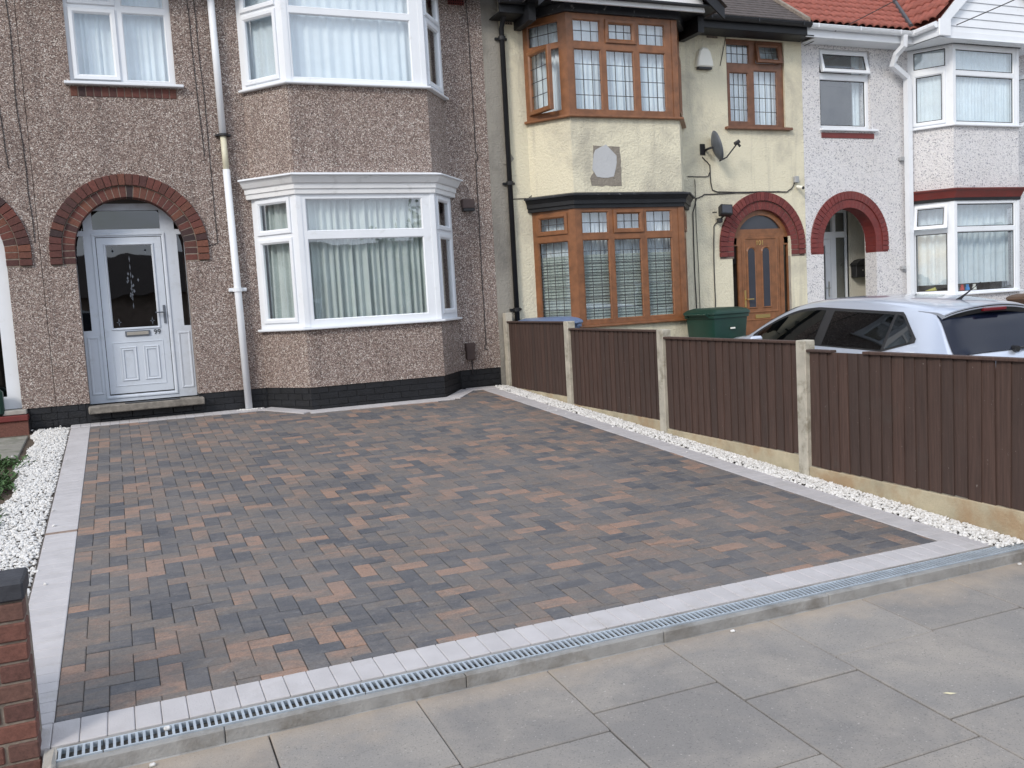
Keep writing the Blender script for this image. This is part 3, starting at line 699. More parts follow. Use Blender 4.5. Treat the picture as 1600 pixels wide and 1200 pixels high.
# neighbour's drive beyond the fence
def gn(y): return S * (y - Y0) - .27
nd = MB().add([(4.90, -.0 + 3.4, gn(3.4)), (10.05, 3.4, gn(3.4)), (10.05, 10.15, gn(10.15)), (4.90, 10.15, gn(10.15)),
               (4.90, 10.15, .20), (10.05, 10.15, .20), (10.05, YW - .004, .24), (4.90, YW - .004, .24)], [(0, 1, 2, 3), (2, 3, 4, 5), (4, 5, 6, 7)])
tag(obj('neighbour_drive', nd, 'garden_slab'), kind='structure')
nd2 = MB().add([(10.06, 3.4, gn(3.4)), (20, 3.4, gn(3.4)), (20, YW - .004, .24), (10.06, YW - .004, .24)], [(0, 1, 2, 3)])
tag(obj('far_drive', nd2, 'concrete'), kind='structure')

# ================================================================== HOUSES
def shell(h, x0, x1, mat_in='room'):
    mb = MB()
    mb.box(x0 + .01, YW + .26, .2, x0 + .06, YW + 7, 5.6); mb.box(x1 - .06, YW + .26, .2, x1 - .01, YW + 7, 5.6)
    mb.box(x0 + .06, YW + 3.6, .2, x1 - .06, YW + 3.7, 5.6); mb.box(x0 + .07, YW + .26, 2.95, x1 - .07, YW + 3.6, 3.1); mb.box(x0 + .07, YW + .26, .28, x1 - .07, YW + 3.6, .35); mb.box(x0 + .07, YW + .26, 5.55, x1 - .07, YW + 3.6, 5.60)
    obj('inner_walls', mb, mat_in, h)
def roof(h, x0, x1, mat, z_e=5.50, y_e=YW - .36, pitch=35, cut=None, y_from=None):
    tp = math.tan(R(pitch)); yr = YW + 4.0; mb = MB(); ys = []
    y = y_from or y_e
    g_ = .095 if mat == 'grey_tile' else .28
    while y < yr:
        y2 = min(yr, y + g_); mb.box(x0, y, 0, x1, y2 + .05, .012, lambda a_, b_, c_: (a_, b_, z_e + (b_ - y_e) * tp + c_ - (.010 if b_ > y2 else -.002))); y += g_
    mb.add([(x0, yr, z_e + (yr - y_e) * tp), (x1, yr, z_e + (yr - y_e) * tp), (x1, 2 * yr - y_e, z_e), (x0, 2 * yr - y_e, z_e)], [(0, 1, 2, 3)])
    return obj('roof', mb, mat, h)

def bay_section(h, plan, z0, z1, mat, th=.22, inner=True):
    out_ = plan; inn = offset(plan, -th); mb = MB(); k = len(plan)
    vs = [(x, y, z) for z in (z0, z1) for x, y in out_] + [(x, y, z) for z in (z0, z1) for x, y in inn]
    fs = []
    for j in range(k - 1):
        fs += [(j, j + 1, k + j + 1, k + j), (2 * k + j, 2 * k + j + 1, 3 * k + j + 1, 3 * k + j), (k + j, k + j + 1, 3 * k + j + 1, 3 * k + j), (j, j + 1, 2 * k + j + 1, 2 * k + j)]
    return obj('wall', mb.add(vs, fs), mat, h)
def bay_faces(plan):
    return [face(plan[i], plan[i + 1]) for i in range(3)]

# ---------- house 99 (pebble-dashed, white windows)
HA = thing('terraced_house', (2.1, YW, .40), 'brown pebble-dashed house with white bay windows and white front door behind the block-paved drive', 'house')
XA0, XA1 = -.70, 4.90
# wall plate with openings: door, small window, bay strip
mb = MB()
DOOR_A = (.245 - .60, .30, .245 + .60, 3.02)
mb.plate(XA0, XA1 - .115, .655, 5.6, 0, -.25, [(DOOR_A[0], .0, DOOR_A[2], 3.02), (-.225, 4.272, .895, 5.46), (1.70, .655, 4.14, 5.6)], FRONT)
arch_fill(mb, .245, .60, 2.40, 3.02, -.355, .845, YW, YW + .25)
obj('wall', mb, 'pebble_brown', HA)
obj('wall', MB().box(XA1 - .115, YW - .002, .3, 5.03, YW + .25, 5.6), 'grey_render', HA)['label'] = 'plain grey cement render strip at the party line'
# plinth core and individual bricks
mb = MB().plate(XA0, 1.70, .10, .655, -.018, -.25, [(-.355, .3, .845, .655)], FRONT); obj('plinth', mb, 'black_paint', HA); obj('plinth', MB().box(4.14, YW + .018, .10, XA1 + .1, YW + .25, .655), 'black_paint', HA)
bp = offset(PA, -.018); bay_section(HA, bp, .10, .655, 'black_paint', .2).name = 'plinth'
bay_section(HA, PA, .655, 1.345, 'pebble_brown'); bay_section(HA, PA, 3.175, 4.205, 'pebble_brown')
oa = org(HA)
def plinth_run(a_, b_, z_lo, z_hi, h, skip=()):
    d = Vector((b_[0] - a_[0], b_[1] - a_[1])); Ln = d.length; an = math.atan2(d.y, d.x); d.normalize(); nn = Vector((d.y, -d.x)); ho = org(h)
    for c in range(4):
        z = z_hi - .0385 - c * .077
        if z < z_lo: break
        u = -.112 * (c % 2)
        while u < Ln - .02:
            ua, ub = max(u, 0) + .0015, min(u + .2225, Ln) - .0015; u += .2255
            if ub - ua < .03: continue
            um = (ua + ub) / 2; px_, py_ = a_[0] + d.x * um, a_[1] + d.y * um
            if any(s0 < px_ < s1 for s0, s1 in skip): continue
            key = ('pb', round(ub - ua, 2))
            if key not in ORG: ORG[key] = obj('brick', MB().bbox(-(ub - ua) / 2, -.002, -.0362, (ub - ua) / 2, .03, .0362, .003), 'black_brick'); o_ = ORG[key]; o_.parent = h
            else: o_ = copy_at(ORG[key], (0, 0, 0), None, h)
            o_.location = Vector((px_ - nn.x * .012, py_ - nn.y * .012, z)) - ho; o_.rotation_euler = (0, 0, an)
plinth_run((XA0, YW), (-.40, YW), .36, .655, HA); plinth_run((.91, YW), (1.64, YW), .36, .655, HA); plinth_run((4.20, YW), (4.90, YW), .36, .655, HA)
plinth_run((-.36, YW), (.90, YW), .36, .53, HA)
for i in range(3): plinth_run(PA[i], PA[i + 1], .34, .655, HA)
arch_bricks(HA, .245, .60, 2.40, 2.235, 'red_brick', 'mortar', n1=28, n2=32)
mb = MB().bbox(-.37, YW - .13, .535, .895, YW + .12, .618, .01); obj('door_step', mb, 'step_stone', HA)
obj('doormat', MB().box(.02, YW - .10, .619, .62, YW + .04, .626), 'black_plastic', HA)
# soldier course under the small window
for i in range(14):
    w_ = 1.13 / 14; x = -.238 + w_ * (i + .5)
    if ('sol',) not in ORG: ORG[('sol',)] = obj('sill_brick', MB().bbox(-w_ / 2 + .005, -.008, -.054, w_ / 2 - .005, .05, .054, .004), 'red_brick'); o_ = ORG[('sol',)]; o_.parent = HA
    else: o_ = copy_at(ORG[('sol',)], (0, 0, 0), None, HA)
    o_.location = Vector((x, YW, 4.172)) - oa
obj('mortar', MB().box(-.24, YW - .003, 4.116, .894, YW + .02, 4.228), 'mortar_dark', HA)
# door set
yd = YW + .27; DF = lambda u, d, z: (u, yd - d, z)
w = None
mb = MB().plate(-.354, .844, .62, 2.985, 0, -.06, [(-.352, 1.48, -.262, 2.58), (.765, 1.48, .842, 2.58), (-.152, 2.652, .588, 2.872), (-.135, .70, .590, 2.565), (-.352, 2.64, -.25, 2.90), (.745, 2.64, .842, 2.90)], DF)
dfm = obj('door_frame', mb, 'upvc_shaded', HA)
mb = MB()
for u0, u1 in ((-.352, -.262), (.765, .842)):
    mb.add([DF(u0, -.03, 1.47), DF(u1, -.03, 1.47), DF(u1, -.03, 2.60), DF(u0, -.03, 2.60)], [(0, 1, 2, 3)]); mb.add([DF(u0, -.03, 2.63), DF(u1, -.03, 2.63), DF(u1, -.03, 2.95), DF(u0, -.03, 2.95)], [(0, 1, 2, 3)])
mb.add([DF(-.16, -.03, 2.64), DF(.60, -.03, 2.64), DF(.60, -.03, 2.88), DF(-.16, -.03, 2.88)], [(0, 1, 2, 3)])
obj('side_light', mb, 'door_glass', dfm)
for u0, u1 in ((-.325, -.19), (.68, .825)): obj('frame_panel', MB().ring(u0, .72, u1, 1.41, [(0, .001), (.006, .007), (.018, .007), (.030, .001)], DF), 'upvc_shaded', dfm)
obj('frame_trim', MB().ring(-.145, .69, .60, 2.575, [(-.03, .001), (-.026, .012), (-.010, .012), (0.004, 0)], DF), 'upvc_shaded', dfm)
leaf = MB().plate(-.128, .583, .715, 2.556, .004, -.045, [(-.045, 1.475, .487, 2.478)], DF)
leaf.ring(-.052, 1.468, .494, 2.485, [(0, .005), (.004, .016), (.014, .016), (.026, -.006)], DF)
leaf.ring(.018, .858, .205, 1.268, [(0, .005), (.010, .016), (.026, .010), (.040, .014)], DF); leaf.ring(.276, .858, .457, 1.268, [(0, .005), (.010, .016), (.026, .010), (.040, .014)], DF)
leaf.ring(-.06, .80, .51, 1.325, [(0, .0045), (.003, .009), (.009, .009), (.012, .0045)], DF)
ld = obj('door', leaf, 'upvc_shaded', HA)
obj('door_gap', MB().box(-.134, yd + .012, .702, .589, yd + .04, 2.563), 'dark_void', HA)
obj('glass', MB().add([DF(-.05, -.008, 1.47), DF(.49, -.008, 1.47), DF(.49, -.008, 2.482), DF(-.05, -.008, 2.482)], [(0, 1, 2, 3)]), 'door_glass', ld)
obj('letter_box', MB().bbox(.094, yd - .020, 1.388, .372, yd - .004, 1.452, .004), 'dish_grey', ld); obj('letter_flap', MB().bbox(.112, yd - .024, 1.400, .354, yd - .018, 1.440, .003), 'concrete', ld)
hm = MB().bbox(.538, yd - .018, 1.52, .566, yd - .004, 1.74, .004); hm.tube([(.552, yd - .02, 1.655), (.552, yd - .05, 1.655), (.45, yd - .052, 1.655)], .008); obj('handle', hm, 'dish_grey', ld)
def text(name, body, x, y, z, size, mat, parent, th=.003):
    cu = bpy.data.curves.new(name, 'FONT'); cu.body = body; cu.size = size; cu.extrude = th; cu.align_x = 'CENTER'
    t_ = bpy.data.objects.new(name, cu); COL.objects.link(t_)
    me = bpy.data.meshes.new_from_object(t_.evaluated_get(bpy.context.evaluated_depsgraph_get())); bpy.data.objects.remove(t_)
    o = bpy.data.objects.new(name, me); COL.objects.link(o); me.materials.clear(); me.materials.append(MATS[mat]); o.parent = parent
    o.rotation_euler = (R(90), 0, 0); o.location = Vector((x, y, z)) - org(parent); return o
text('house_number', '99', .452, yd - .008, 1.398, .082, 'black_plastic', ld)
# etched diamond on the door glass
em = MB(); rr = random.Random(4)
def glyph(cx, cz, w2, h2):
    em.add([DF(cx, -.004, cz + h2), DF(cx + w2, -.004, cz), DF(cx, -.004, cz - h2), DF(cx - w2, -.004, cz)], [(0, 1, 2, 3)])
for i in range(34):
    t1, t2 = rr.uniform(-1, 1), rr.uniform(-1, 1)
    if abs(t1) + abs(t2) < 1: glyph(.215 + t1 * .095, 2.02 + t2 * .22, .010, .022)
for cx, cz in ((.04, 1.56), (.41, 1.56), (.40, 2.40), (.04, 2.40)): glyph(cx, cz, .010, .05); glyph(cx, cz, .03, .012)
for i in range(7): glyph(.215, 2.30 - i * .092, .006, .04)
obj('etched_pattern', em, 'dish_grey', ld)
# small upper window
W = window(HA, lambda u, d, z: (u, YW + .05 - d, z), -.225, 4.272, .895, 5.46, [dict(r=(-.130, 4.368, .250, 5.048), sash=True), dict(r=(.370, 4.316, .838, 5.085)), dict(r=(-.13, 5.20, .25, 5.38), sash=True), dict(r=(.370, 5.150, .838, 5.40))], 'upvc')
obj('sill', MB().bbox(-.29, YW - .075, 4.240, .972, YW + .05, 4.272, .006), 'upvc', W)
curtain(W, lambda u, d, z: (u, YW + .05 - d, z), -.22, 4.28, .89, 5.45, .14, amp=.011, seed=2)
# bays
def bay_windows(h, plan, z0, z1, mid, side, mat, sill_mat=None, glass='glass', cur='curtain_white', sill=None, seed=1, blinds=False, cside=None, gasket=None, post=.06, cd=.12, cw=.07, camp=.02, curz=None):
    (fl, Ll), (fm, Lm), (fr, Lr) = bay_faces(plan); ws = []
    for k_, (f_, Ln, pn) in enumerate(((fl, Ll, side('l', Ll)), (fm, Lm, mid), (fr, Lr, side('r', Lr)))):
        a_ = 0.0; b_ = Ln
        w = window(h, f_, a_ + (.0 if k_ else .0), z0, b_, z1, pn, mat, glass, gasket=gasket); ws.append(w)
        cz0, cz1 = curz if curz else (z0 + .02, z1 - .02)
        if blinds: blind(w, f_, .05, z0 + .03, Ln - .05, z1 - .65, .10)
        if cur and not (blinds and False):
            curtain(w, f_, .04, cz0, Ln - .04, cz1, cd if not blinds else .17, cside if (k_ == 2 and cside) else cur, seed=seed + k_, pitch=cw, amp=camp)
    # corner posts cover the mitres
    inn = offset(plan, .008)
    for c in (1, 2):
        pm_ = MB()
        P0 = Vector(inn[c]); e1 = (Vector(plan[c - 1]) - Vector(plan[c])).normalized(); e2 = (Vector(plan[c + 1]) - Vector(plan[c])).normalized(); q = offset(plan, -.05)[c]
        A_, B_ = P0 + e1 * post, P0 + e2 * post; n1 = Vector(q)
        vs = [(A_.x, A_.y), (P0.x, P0.y), (B_.x, B_.y), (n1.x + e2.x * .03, n1.y + e2.y * .03), (n1.x + e1.x * .03, n1.y + e1.y * .03)]
        pm_.add([(x, y, z0 + .002) for x, y in vs] + [(x, y, z1 - .002) for x, y in vs], [(i, (i + 1) % 5, (i + 1) % 5 + 5, i + 5) for i in range(5)] + [(0, 1, 2, 3, 4), (5, 6, 7, 8, 9)])
        obj('corner_post', pm_, mat, ws[1])
    if sill:
        ov, zb, zt = sill; ext_ = [(plan[0][0] - .0, plan[0][1]), plan[1], plan[2], plan[3]]
        obj('sill', MB().sweep([(-.05, zt), (ov, zt - .004), (ov + .002, zb + .01), (ov - .004, zb), (-.05, zb)], ext_), sill_mat or mat, ws[1])
    return ws
XAl, XAr = PA[1][0], PA[2][0]
midA = [dict(r=(2.172 - XAl, 1.452, 3.620 - XAl, 2.420)), dict(r=(2.172 - XAl, 2.504, 3.620 - XAl, 2.892))]
sideA = lambda s_, L_: [dict(r=(.125, 1.495, L_ - .150, 2.395), sash=True), dict(r=(.125, 2.555, L_ - .150, 2.865), sash=True)]
bay_windows(HA, PA, 1.375, 2.945, midA, sideA, 'upvc', sill=(.065, 1.345, 1.376), seed=5, cur='curtain_net', cside='curtain_beige', cd=.14, camp=.036, cw=.085)
midA2 = [dict(r=(2.148 - XAl, 4.282, 3.612 - XAl, 5.022)), dict(r=(2.148 - XAl, 5.086, 3.612 - XAl, 5.45))]
sideA2 = lambda s_, L_: [dict(r=(.125, 4.335, L_ - .150, 5.02), sash=True), dict(r=(.125, 5.17, L_ - .150, 5.42), sash=True)]
bay_windows(HA, PA, 4.232, 5.52, midA2, sideA2, 'upvc', sill=(.065, 4.205, 4.233), seed=9, cside='curtain_beige', camp=.010, cw=.12)
# moulded white cornice over the lower bay
prof = [(-.03, 2.942), (.030, 2.945), (.032, 3.000), (.048, 3.004), (.050, 3.060), (.075, 3.070), (.110, 3.125), (.118, 3.140), (.122, 3.150), (-.03, 3.150)]
plan_c = [(1.60, YW + .0), PA[1], PA[2], (4.24, YW + .0)]
obj('cornice', MB().sweep(prof, plan_c), 'white_paint', HA)
obj('lead_flashing', MB().sweep([(-.03, 3.150), (.145, 3.148), (.150, 3.153), (.148, 3.168), (.05, 3.190), (-.03, 3.196)], plan_c), 'upvc', HA)
shell(HA, XA0, XA1); obj('bay_roof', MB().sweep([(-.2, 5.52), (.10, 5.52), (.10, 5.60), (-.2, 5.60)], PA), 'white_paint', HA)
obj('fascia', MB().box(XA0, YW - .33, 5.46, XA1, YW - .30, 5.60), 'white_paint', HA)
roof(HA, XA0, XA1, 'grey_tile', 5.60)

# ---------- neighbour on the far left
HZ = thing('terraced_house', (-3.2, YW, .40), 'pebble-dashed house at the far left edge with red brick arch and white door frame', 'house')
mb = MB(); mb.plate(-6.0, XA0 - .006, .655, 5.6, 0, -.25, [(-2.245, .0, -1.045, 3.02)], FRONT); arch_fill(mb, -1.645, .60, 2.40, 3.02, -2.245, -1.045, YW, YW + .25)
obj('wall', mb, 'pebble_brown', HZ)
mb = MB().plate(-6.0, XA0 - .006, .10, .655, -.012, -.25, [(-2.245, .3, -1.045, .655)], lambda u, d, z: FRONT(u, d - .008, z)); obj('plinth', mb, 'black_paint', HZ)
arch_bricks(HZ, -1.645, .60, 2.40, 2.235, 'red_brick', 'mortar', n1=28, n2=32)
zf = lambda u, d, z: (u, YW + .10 - d, z)
obj('door_frame', MB().plate(-2.243, -1.047, .66, 2.985, 0, -.06, [(-2.10, .80, -1.19, 2.5), (-2.10, 2.58, -1.19, 2.85)], zf), 'upvc', HZ)
obj('glass', MB().add([zf(-2.12, -.03, .75), zf(-1.17, -.03, .75), zf(-1.17, -.03, 2.9), zf(-2.12, -.03, 2.9)], [(0, 1, 2, 3)]), 'door_glass', HZ)
obj('door_step', MB().bbox(-2.3, YW - .14, .535, -.985, YW + .1, .60, .008), 'red_paint', HZ); obj('door_sill', MB().bbox(-2.28, YW - .09, .605, -1.0, YW + .1, .655, .006), 'concrete', HZ)
obj('step_base', MB().box(-2.28, YW - .115, .2, -.995, YW + .0, .534), 'wall_brick', HZ)
shell(HZ, -6.0, XA0 - .006); roof(HZ, -6.0, XA0 - .006, 'grey_tile', 5.60)
tag(obj('shopping_bag', MB().bbox(-1.60, YW - .12, .602, -1.215, YW + .02, .90, .03), 'bin_green'), 'dark teal bag standing in the far left doorway', 'bag')

plinth_run((-.975, YW), (XA0, YW), .36, .655, HZ)
# ---------- cream house
HC = thing('terraced_house', (7.5, YW, .40), 'cream rendered house with brown leaded bay windows, brown door and dark brick arch', 'house')
XC0, XC1 = 5.035, 10.105; PC = bay_plan(5.37, 5.74, 7.445, 7.87)
FRC = lambda u, d, z: (u, YW - .004 - d, z)
mb = MB(); CX = 9.262
mb.plate(XC0, XC1, .10, 5.6, 0, -.25, [(CX - .575, .0, CX + .53, 2.74), (8.69, 3.955, 9.765, 5.252), (5.44, .1, 7.80, 5.6)], FRC)
arch_fill(mb, CX, .553, 2.172, 2.74, CX - .553, CX + .553, YW - .004, YW + .25)
obj('wall', mb, 'cream_render', HC)
bay_section(HC, PC, .10, 1.148, 'cream_render'); bay_section(HC, PC, 2.93, 3.925, 'cream_render')
_r = random.Random(3)
patch0 = [(6.02, 3.02), (6.47, 3.02), (6.475, 3.30), (6.465, 3.55), (6.06, 3.545), (6.045, 3.40), (6.07, 3.25), (6.0, 3.12)]
patch = []
for (xa, za), (xb, zb) in zip(patch0, patch0[1:] + patch0[:1]):
    for i in range(6): patch.append((xa + (xb - xa) * i / 6 + _r.uniform(-.012, .012), za + (zb - za) * i / 6 + _r.uniform(-.012, .012)))
obj('bare_patch', MB().prism(patch, YB - .004, YB + .01), 'bare_patch', HC)
obj('filler_patch', MB().prism([(6.22 + .19 * math.cos(t_ * .45) * (1 + .12 * math.sin(t_ * 1.7)), 3.33 + .22 * math.sin(t_ * .45) * (1 + .1 * math.cos(t_ * 2.1))) for t_ in range(14)], YB - .008, YB - .002), 'filler', HC)
arch_bricks(HC, CX, .553, 2.172, 1.99, 'painted_brick', 'mortar_dark', n1=26, n2=31, proud=(.014, .038))
# cornice, dark with flaking paint on its lead
plC = [(5.33, YW), PC[1], PC[2], (7.91, YW)]
obj('cornice', MB().sweep([(-.03, 2.725), (.025, 2.728), (.027, 2.775), (.050, 2.780), (.052, 2.83), (.085, 2.875), (.090, 2.888), (-.03, 2.888)], plC), 'black_paint', HC)
obj('lead_flashing', MB().sweep([(-.03, 2.889), (.118, 2.889), (.120, 2.910), (.02, 2.935), (-.03, 2.94)], plC), 'flaking_black', HC)
XCl = PC[1][0]
def P3(z0, z1, top): return [dict(r=(a_ - XCl, z0, b_ - XCl, z1), lead=(3 if not top else 3, 4 if not top else 2)) for a_, b_ in ((5.838, 6.250), (6.322, 6.755), (6.838, 7.256))]
def topC(z0, z1):
    L_ = P3(z0, z1, True); L_[1] = dict(r=(6.375 - XCl, z0 + .055, 6.735 - XCl, z1 - .035), sash=True, lead=(3, 2)); return L_
midC = P3(1.222, 2.312, False) + topC(2.388, 2.682)
for q in midC[:3]: q['lead'] = (3, 7)
sideC = lambda s_, L_: [dict(r=(.075, 1.222, L_ - .125, 2.312), lead=(4, 7)), dict(r=(.13, 2.455, L_ - .17, 2.625), sash=True, lead=(3, 2))]
bay_windows(HC, PC, 1.165, 2.745, midC, sideC, 'oak_upvc', sill=(.06, 1.130, 1.166), seed=14, blinds=True, cur='curtain_white', post=.09)
midC2 = P3(4.016, 4.812, False) + topC(4.897, 5.187)
sideC2 = lambda s_, L_: ([dict(r=(.12, 4.075, L_ - .17, 4.79), sash=True, hinge='left', ang=24, lead=(3, 4)), dict(r=(.075, 4.90, L_ - .125, 5.187), lead=(3, 2))] if s_ == 'l' else
                         [dict(r=(.12, 4.075, L_ - .17, 4.79), sash=True, lead=(3, 4)), dict(r=(.075, 4.90, L_ - .125, 5.187), lead=(3, 2))])
bay_windows(HC, PC, 3.950, 5.262, midC2, sideC2, 'oak_upvc', sill=(.06, 3.915, 3.951), seed=19, post=.09, cside='curtain_beige')
W = window(HC, lambda u, d, z: (u, YW + .03 - d, z), 8.69, 3.955, 9.765, 5.252, [dict(r=(8.764, 4.037, 9.112, 4.773), lead=(4, 4)), dict(r=(9.209, 3.994, 9.655, 4.815), lead=(4, 4)), dict(r=(8.70 + .02, 4.895, 9.140, 5.19), lead=(4, 2)), dict(r=(9.30, 4.965, 9.66, 5.165), sash=True, hinge='top', ang=12, lead=(3, 2))], 'dark_oak')
obj('sill', MB().bbox(8.625, YW - .075, 3.915, 9.85, YW + .05, 3.955, .006), 'dark_oak', W)
curtain(W, lambda u, d, z: (u, YW + .03 - d, z), 8.70, 3.97, 9.76, 5.24, .14, seed=31)
# door
yd2 = YW + .05; CF = lambda u, d, z: (u, yd2 - d, z)
fr = MB().plate(8.69, 9.79, .50, 2.30, 0, -.06, [(8.715, .55, 8.83, 2.18), (8.895, .62, 9.625, 2.36), (9.70, .55, 9.775, 2.18)], CF)
n_ = 20
for i in range(n_):
    t0, t1 = math.pi * i / n_, math.pi * (i + 1) / n_
    fr.prism([(CX + rr * math.cos(t), 2.20 + rr * 0.97 * math.sin(t)) for rr, t in ((.455, t0), (.548, t0), (.548, t1), (.455, t1))], yd2, yd2 + .06)
fr.box(8.81, yd2 + .001, 2.30, 9.72, yd2 + .061, 2.43)
dfc = obj('door_frame', fr, 'oak_upvc', HC)
obj('fan_light', MB().prism([(CX + .47 * math.cos(math.pi * i / 18), 2.25 + .43 * math.sin(math.pi * i / 18)) for i in range(19)], yd2 + .03, yd2 + .034), 'blue_grey_glass', dfc)
obj('side_light', MB().add([CF(8.71, -.03, .5), CF(8.84, -.03, .5), CF(8.84, -.03, 2.2), CF(8.71, -.03, 2.2)], [(0, 1, 2, 3)]).add([CF(9.69, -.03, .5), CF(9.79, -.03, .5), CF(9.79, -.03, 2.2), CF(9.69, -.03, 2.2)], [(0, 1, 2, 3)]), 'door_glass', dfc)
lf = MB().bbox(8.902, yd2 - .004, .60, 9.618, yd2 + .045, 2.352, .006)
for rx0, rx1, rz0, rz1 in ((8.94, 9.58, .68, 1.05), (8.945, 9.575, 1.14, 2.30)): lf.ring(rx0, rz0, rx1, rz1, [(0, .004), (.008, .013), (.020, .013), (.030, .004)], CF)
ldc = obj('door', lf, 'oak_upvc', HC)
for xc_ in (9.075, 9.352):
    prof_ = [(xc_ - .062, 1.235), (xc_ + .062, 1.235)] + [(xc_ + .062 * math.cos(math.pi * i / 8), 2.075 + .062 * math.sin(math.pi * i / 8)) for i in range(9)]
    obj('door_glass', MB().prism(prof_, yd2 - .010, yd2 - .006), 'blue_grey_glass', ldc)
    big = [(xc_ + (x - xc_) * 1.4, 1.65 + (z - 1.65) * 1.06) for x, z in prof_]; k = len(prof_)
    vs = [(x, yd2 - .005, z) for x, z in big] + [(x * .5 + X * .5, yd2 - .020, z * .5 + Z * .5) for (x, z), (X, Z) in zip(big, prof_)] + [(x, yd2 - .008, z) for x, z in prof_]
    obj('glass_bead', MB().add(vs, [(i, (i + 1) % k, (i + 1) % k + k, i + k) for i in range(k)] + [(i + k, (i + 1) % k + k, (i + 1) % k + 2 * k, i + 2 * k) for i in range(k)]), 'oak_upvc', ldc)
text('house_number', '101', 9.24, yd2 - .008, 2.185, .105, 'brass', ldc)
hm = MB().bbox(8.925, yd2 - .014, 1.24, 8.955, yd2 - .004, 1.50, .003).tube([(8.94, yd2 - .01, 1.36), (8.94, yd2 - .055, 1.36), (9.06, yd2 - .058, 1.36)], .009); obj('handle', hm, 'brass', ldc)
obj('letter_box', MB().bbox(9.12, yd2 - .015, 1.055, 9.40, yd2 - .004, 1.115, .004), 'brass', ldc)
obj('reveal', MB().box(9.791, YW + .004, .3, 9.83, YW + .11, 2.0), 'concrete', HC)
shell(HC, XC0 + .01, XC1)
# eaves, gable over the bay
for xa, xb in ((8.0, 9.92), (4.90, 5.32)):
    obj('fascia', MB().box(xa, YW - .36, 5.27, xb, YW - .335, 5.40), 'black_paint', HC); obj('soffit', MB().box(xa, YW - .335, 5.265, xb + (.15 if xa > 6 else 0), YW - .004, 5.28), 'black_paint', HC)
def gutter(h, xa, xb, y, z, mat, r_=.058):
    mb = MB(); n_ = 8
    for i in range(n_):
        t0, t1 = math.pi * (1 + i / n_), math.pi * (1 + (i + 1) / n_)
        mb.add([(xa, y + r_ * math.cos(t0), z + r_ * math.sin(t0)), (xb, y + r_ * math.cos(t0), z + r_ * math.sin(t0)), (xb, y + r_ * math.cos(t1), z + r_ * math.sin(t1)), (xa, y + r_ * math.cos(t1), z + r_ * math.sin(t1))], [(0, 1, 2, 3)])
    mb.prism([(0, 0)], 0, 0) if False else None
    for x in (xa, xb): mb.add([(x, y + r_ * math.cos(math.pi * (1 + i / n_)), z + r_ * math.sin(math.pi * (1 + i / n_))) for i in range(n_ + 1)], [tuple(range(n_ + 1))])
    mb.box(xa, y - r_ - .004, z - .008, xb, y - r_ + .004, z + .004)
    x = xa + .12
    while x < xb: mb.box(x - .012, y - r_ - .006, z - .05, x + .012, y - r_ + .0, z + .01); x += .82
    return obj('gutter', mb, mat, h)
gutter(HC, 8.0, 9.93, YW - .42, 5.42, 'black_paint'); gutter(HC, 4.88, 5.3, YW - .42, 5.42, 'black_paint')
roof(HC, 7.6, 9.90, 'grey_tile', 5.445, YW - .42, 35); roof(HC, 4.95, 5.6, 'grey_tile', 5.445, YW - .42, 35)
obj('verge', MB().box(9.86, YW - .42, 0, 9.935, YW + 4, .06, lambda x, y, z: (x, y, 5.445 + (y - YW + .42) * math.tan(R(35)) + z)), 'mortar', HC)
def gable(h, xc_, half, z_f, yf_, pitch, barge_mat, panel_mat, tile, lap, bw=.17, roofmat='grey_tile', planks=True, inset=.10, pz=0, px=.01):
    tp = math.tan(R(pitch)); za = z_f + half * tp
    bm_ = MB()
    for sg in (-1, 1):
        P_ = [(xc_ + sg * half, z_f), (xc_, za), (xc_, za - bw / math.cos(R(pitch))), (xc_ + sg * (half - .02), z_f - bw / math.cos(R(pitch)) + .02 * tp)]
        P_[3] = (xc_ + sg * half, z_f - bw * .9)
        if sg < 0: P_ = P_[::-1]
        o_ = obj('bargeboard', MB().prism(P_, yf_ - .03, yf_), barge_mat, h)
    inn = half - bw / math.sin(R(pitch)) * .9
    # boards across the gable
    zb = z_f - bw * .9 + .01 + pz; i = 0
    while zb < za - bw:
        zt = zb + lap; hw0 = min(half - px, (za - .06 - zb) / tp); hw1 = max(.01, (za - .06 - zt) / tp)
        hw1 = min(hw1, half - px)
        y_ = yf_ + inset
        vs = [(xc_ - hw0, y_ - .014, zb), (xc_ + hw0, y_ - .014, zb), (xc_ + hw1, y_, zt), (xc_ - hw1, y_, zt), (xc_ - hw0, y_ + .02, zb), (xc_ + hw0, y_ + .02, zb), (xc_ + hw1, y_ + .02, zt), (xc_ - hw1, y_ + .02, zt)]
        obj('gable_board', MB().add(vs, [(0, 1, 2, 3), (4, 5, 6, 7), (0, 1, 5, 4), (1, 2, 6, 5), (2, 3, 7, 6), (3, 0, 4, 7)]), panel_mat, h); zb = zt + .003; i += 1
    return za
zaC = gable(HC, 6.60, 1.40, 5.36, 10.72, 40, 'black_paint', 'white_paint', None, .22, pz=.10, px=.24)
mb = MB()
for sg in (-1, 1): mb.add([(6.6 + sg * 1.43, 10.66, 5.365), (6.6, 10.66, zaC + .03), (6.6, 14.2, zaC + .03), (6.6 + sg * 1.43, 14.2, 5.365)], [(0, 1, 2, 3)])
obj('roof', mb, 'grey_tile', HC)
plF = [(5.30, YW), (PC[1][0], YB), (PC[2][0], YB), (7.93, YW)]
obj('fascia', MB().sweep([(-.10, 5.262), (.045, 5.264), (.050, 5.372), (-.10, 5.372)], plF), 'flaking_black', HC)
obj('soffit', MB().box(5.22, 10.73, 5.375, 7.98, YW, 5.395), 'black_paint', HC)
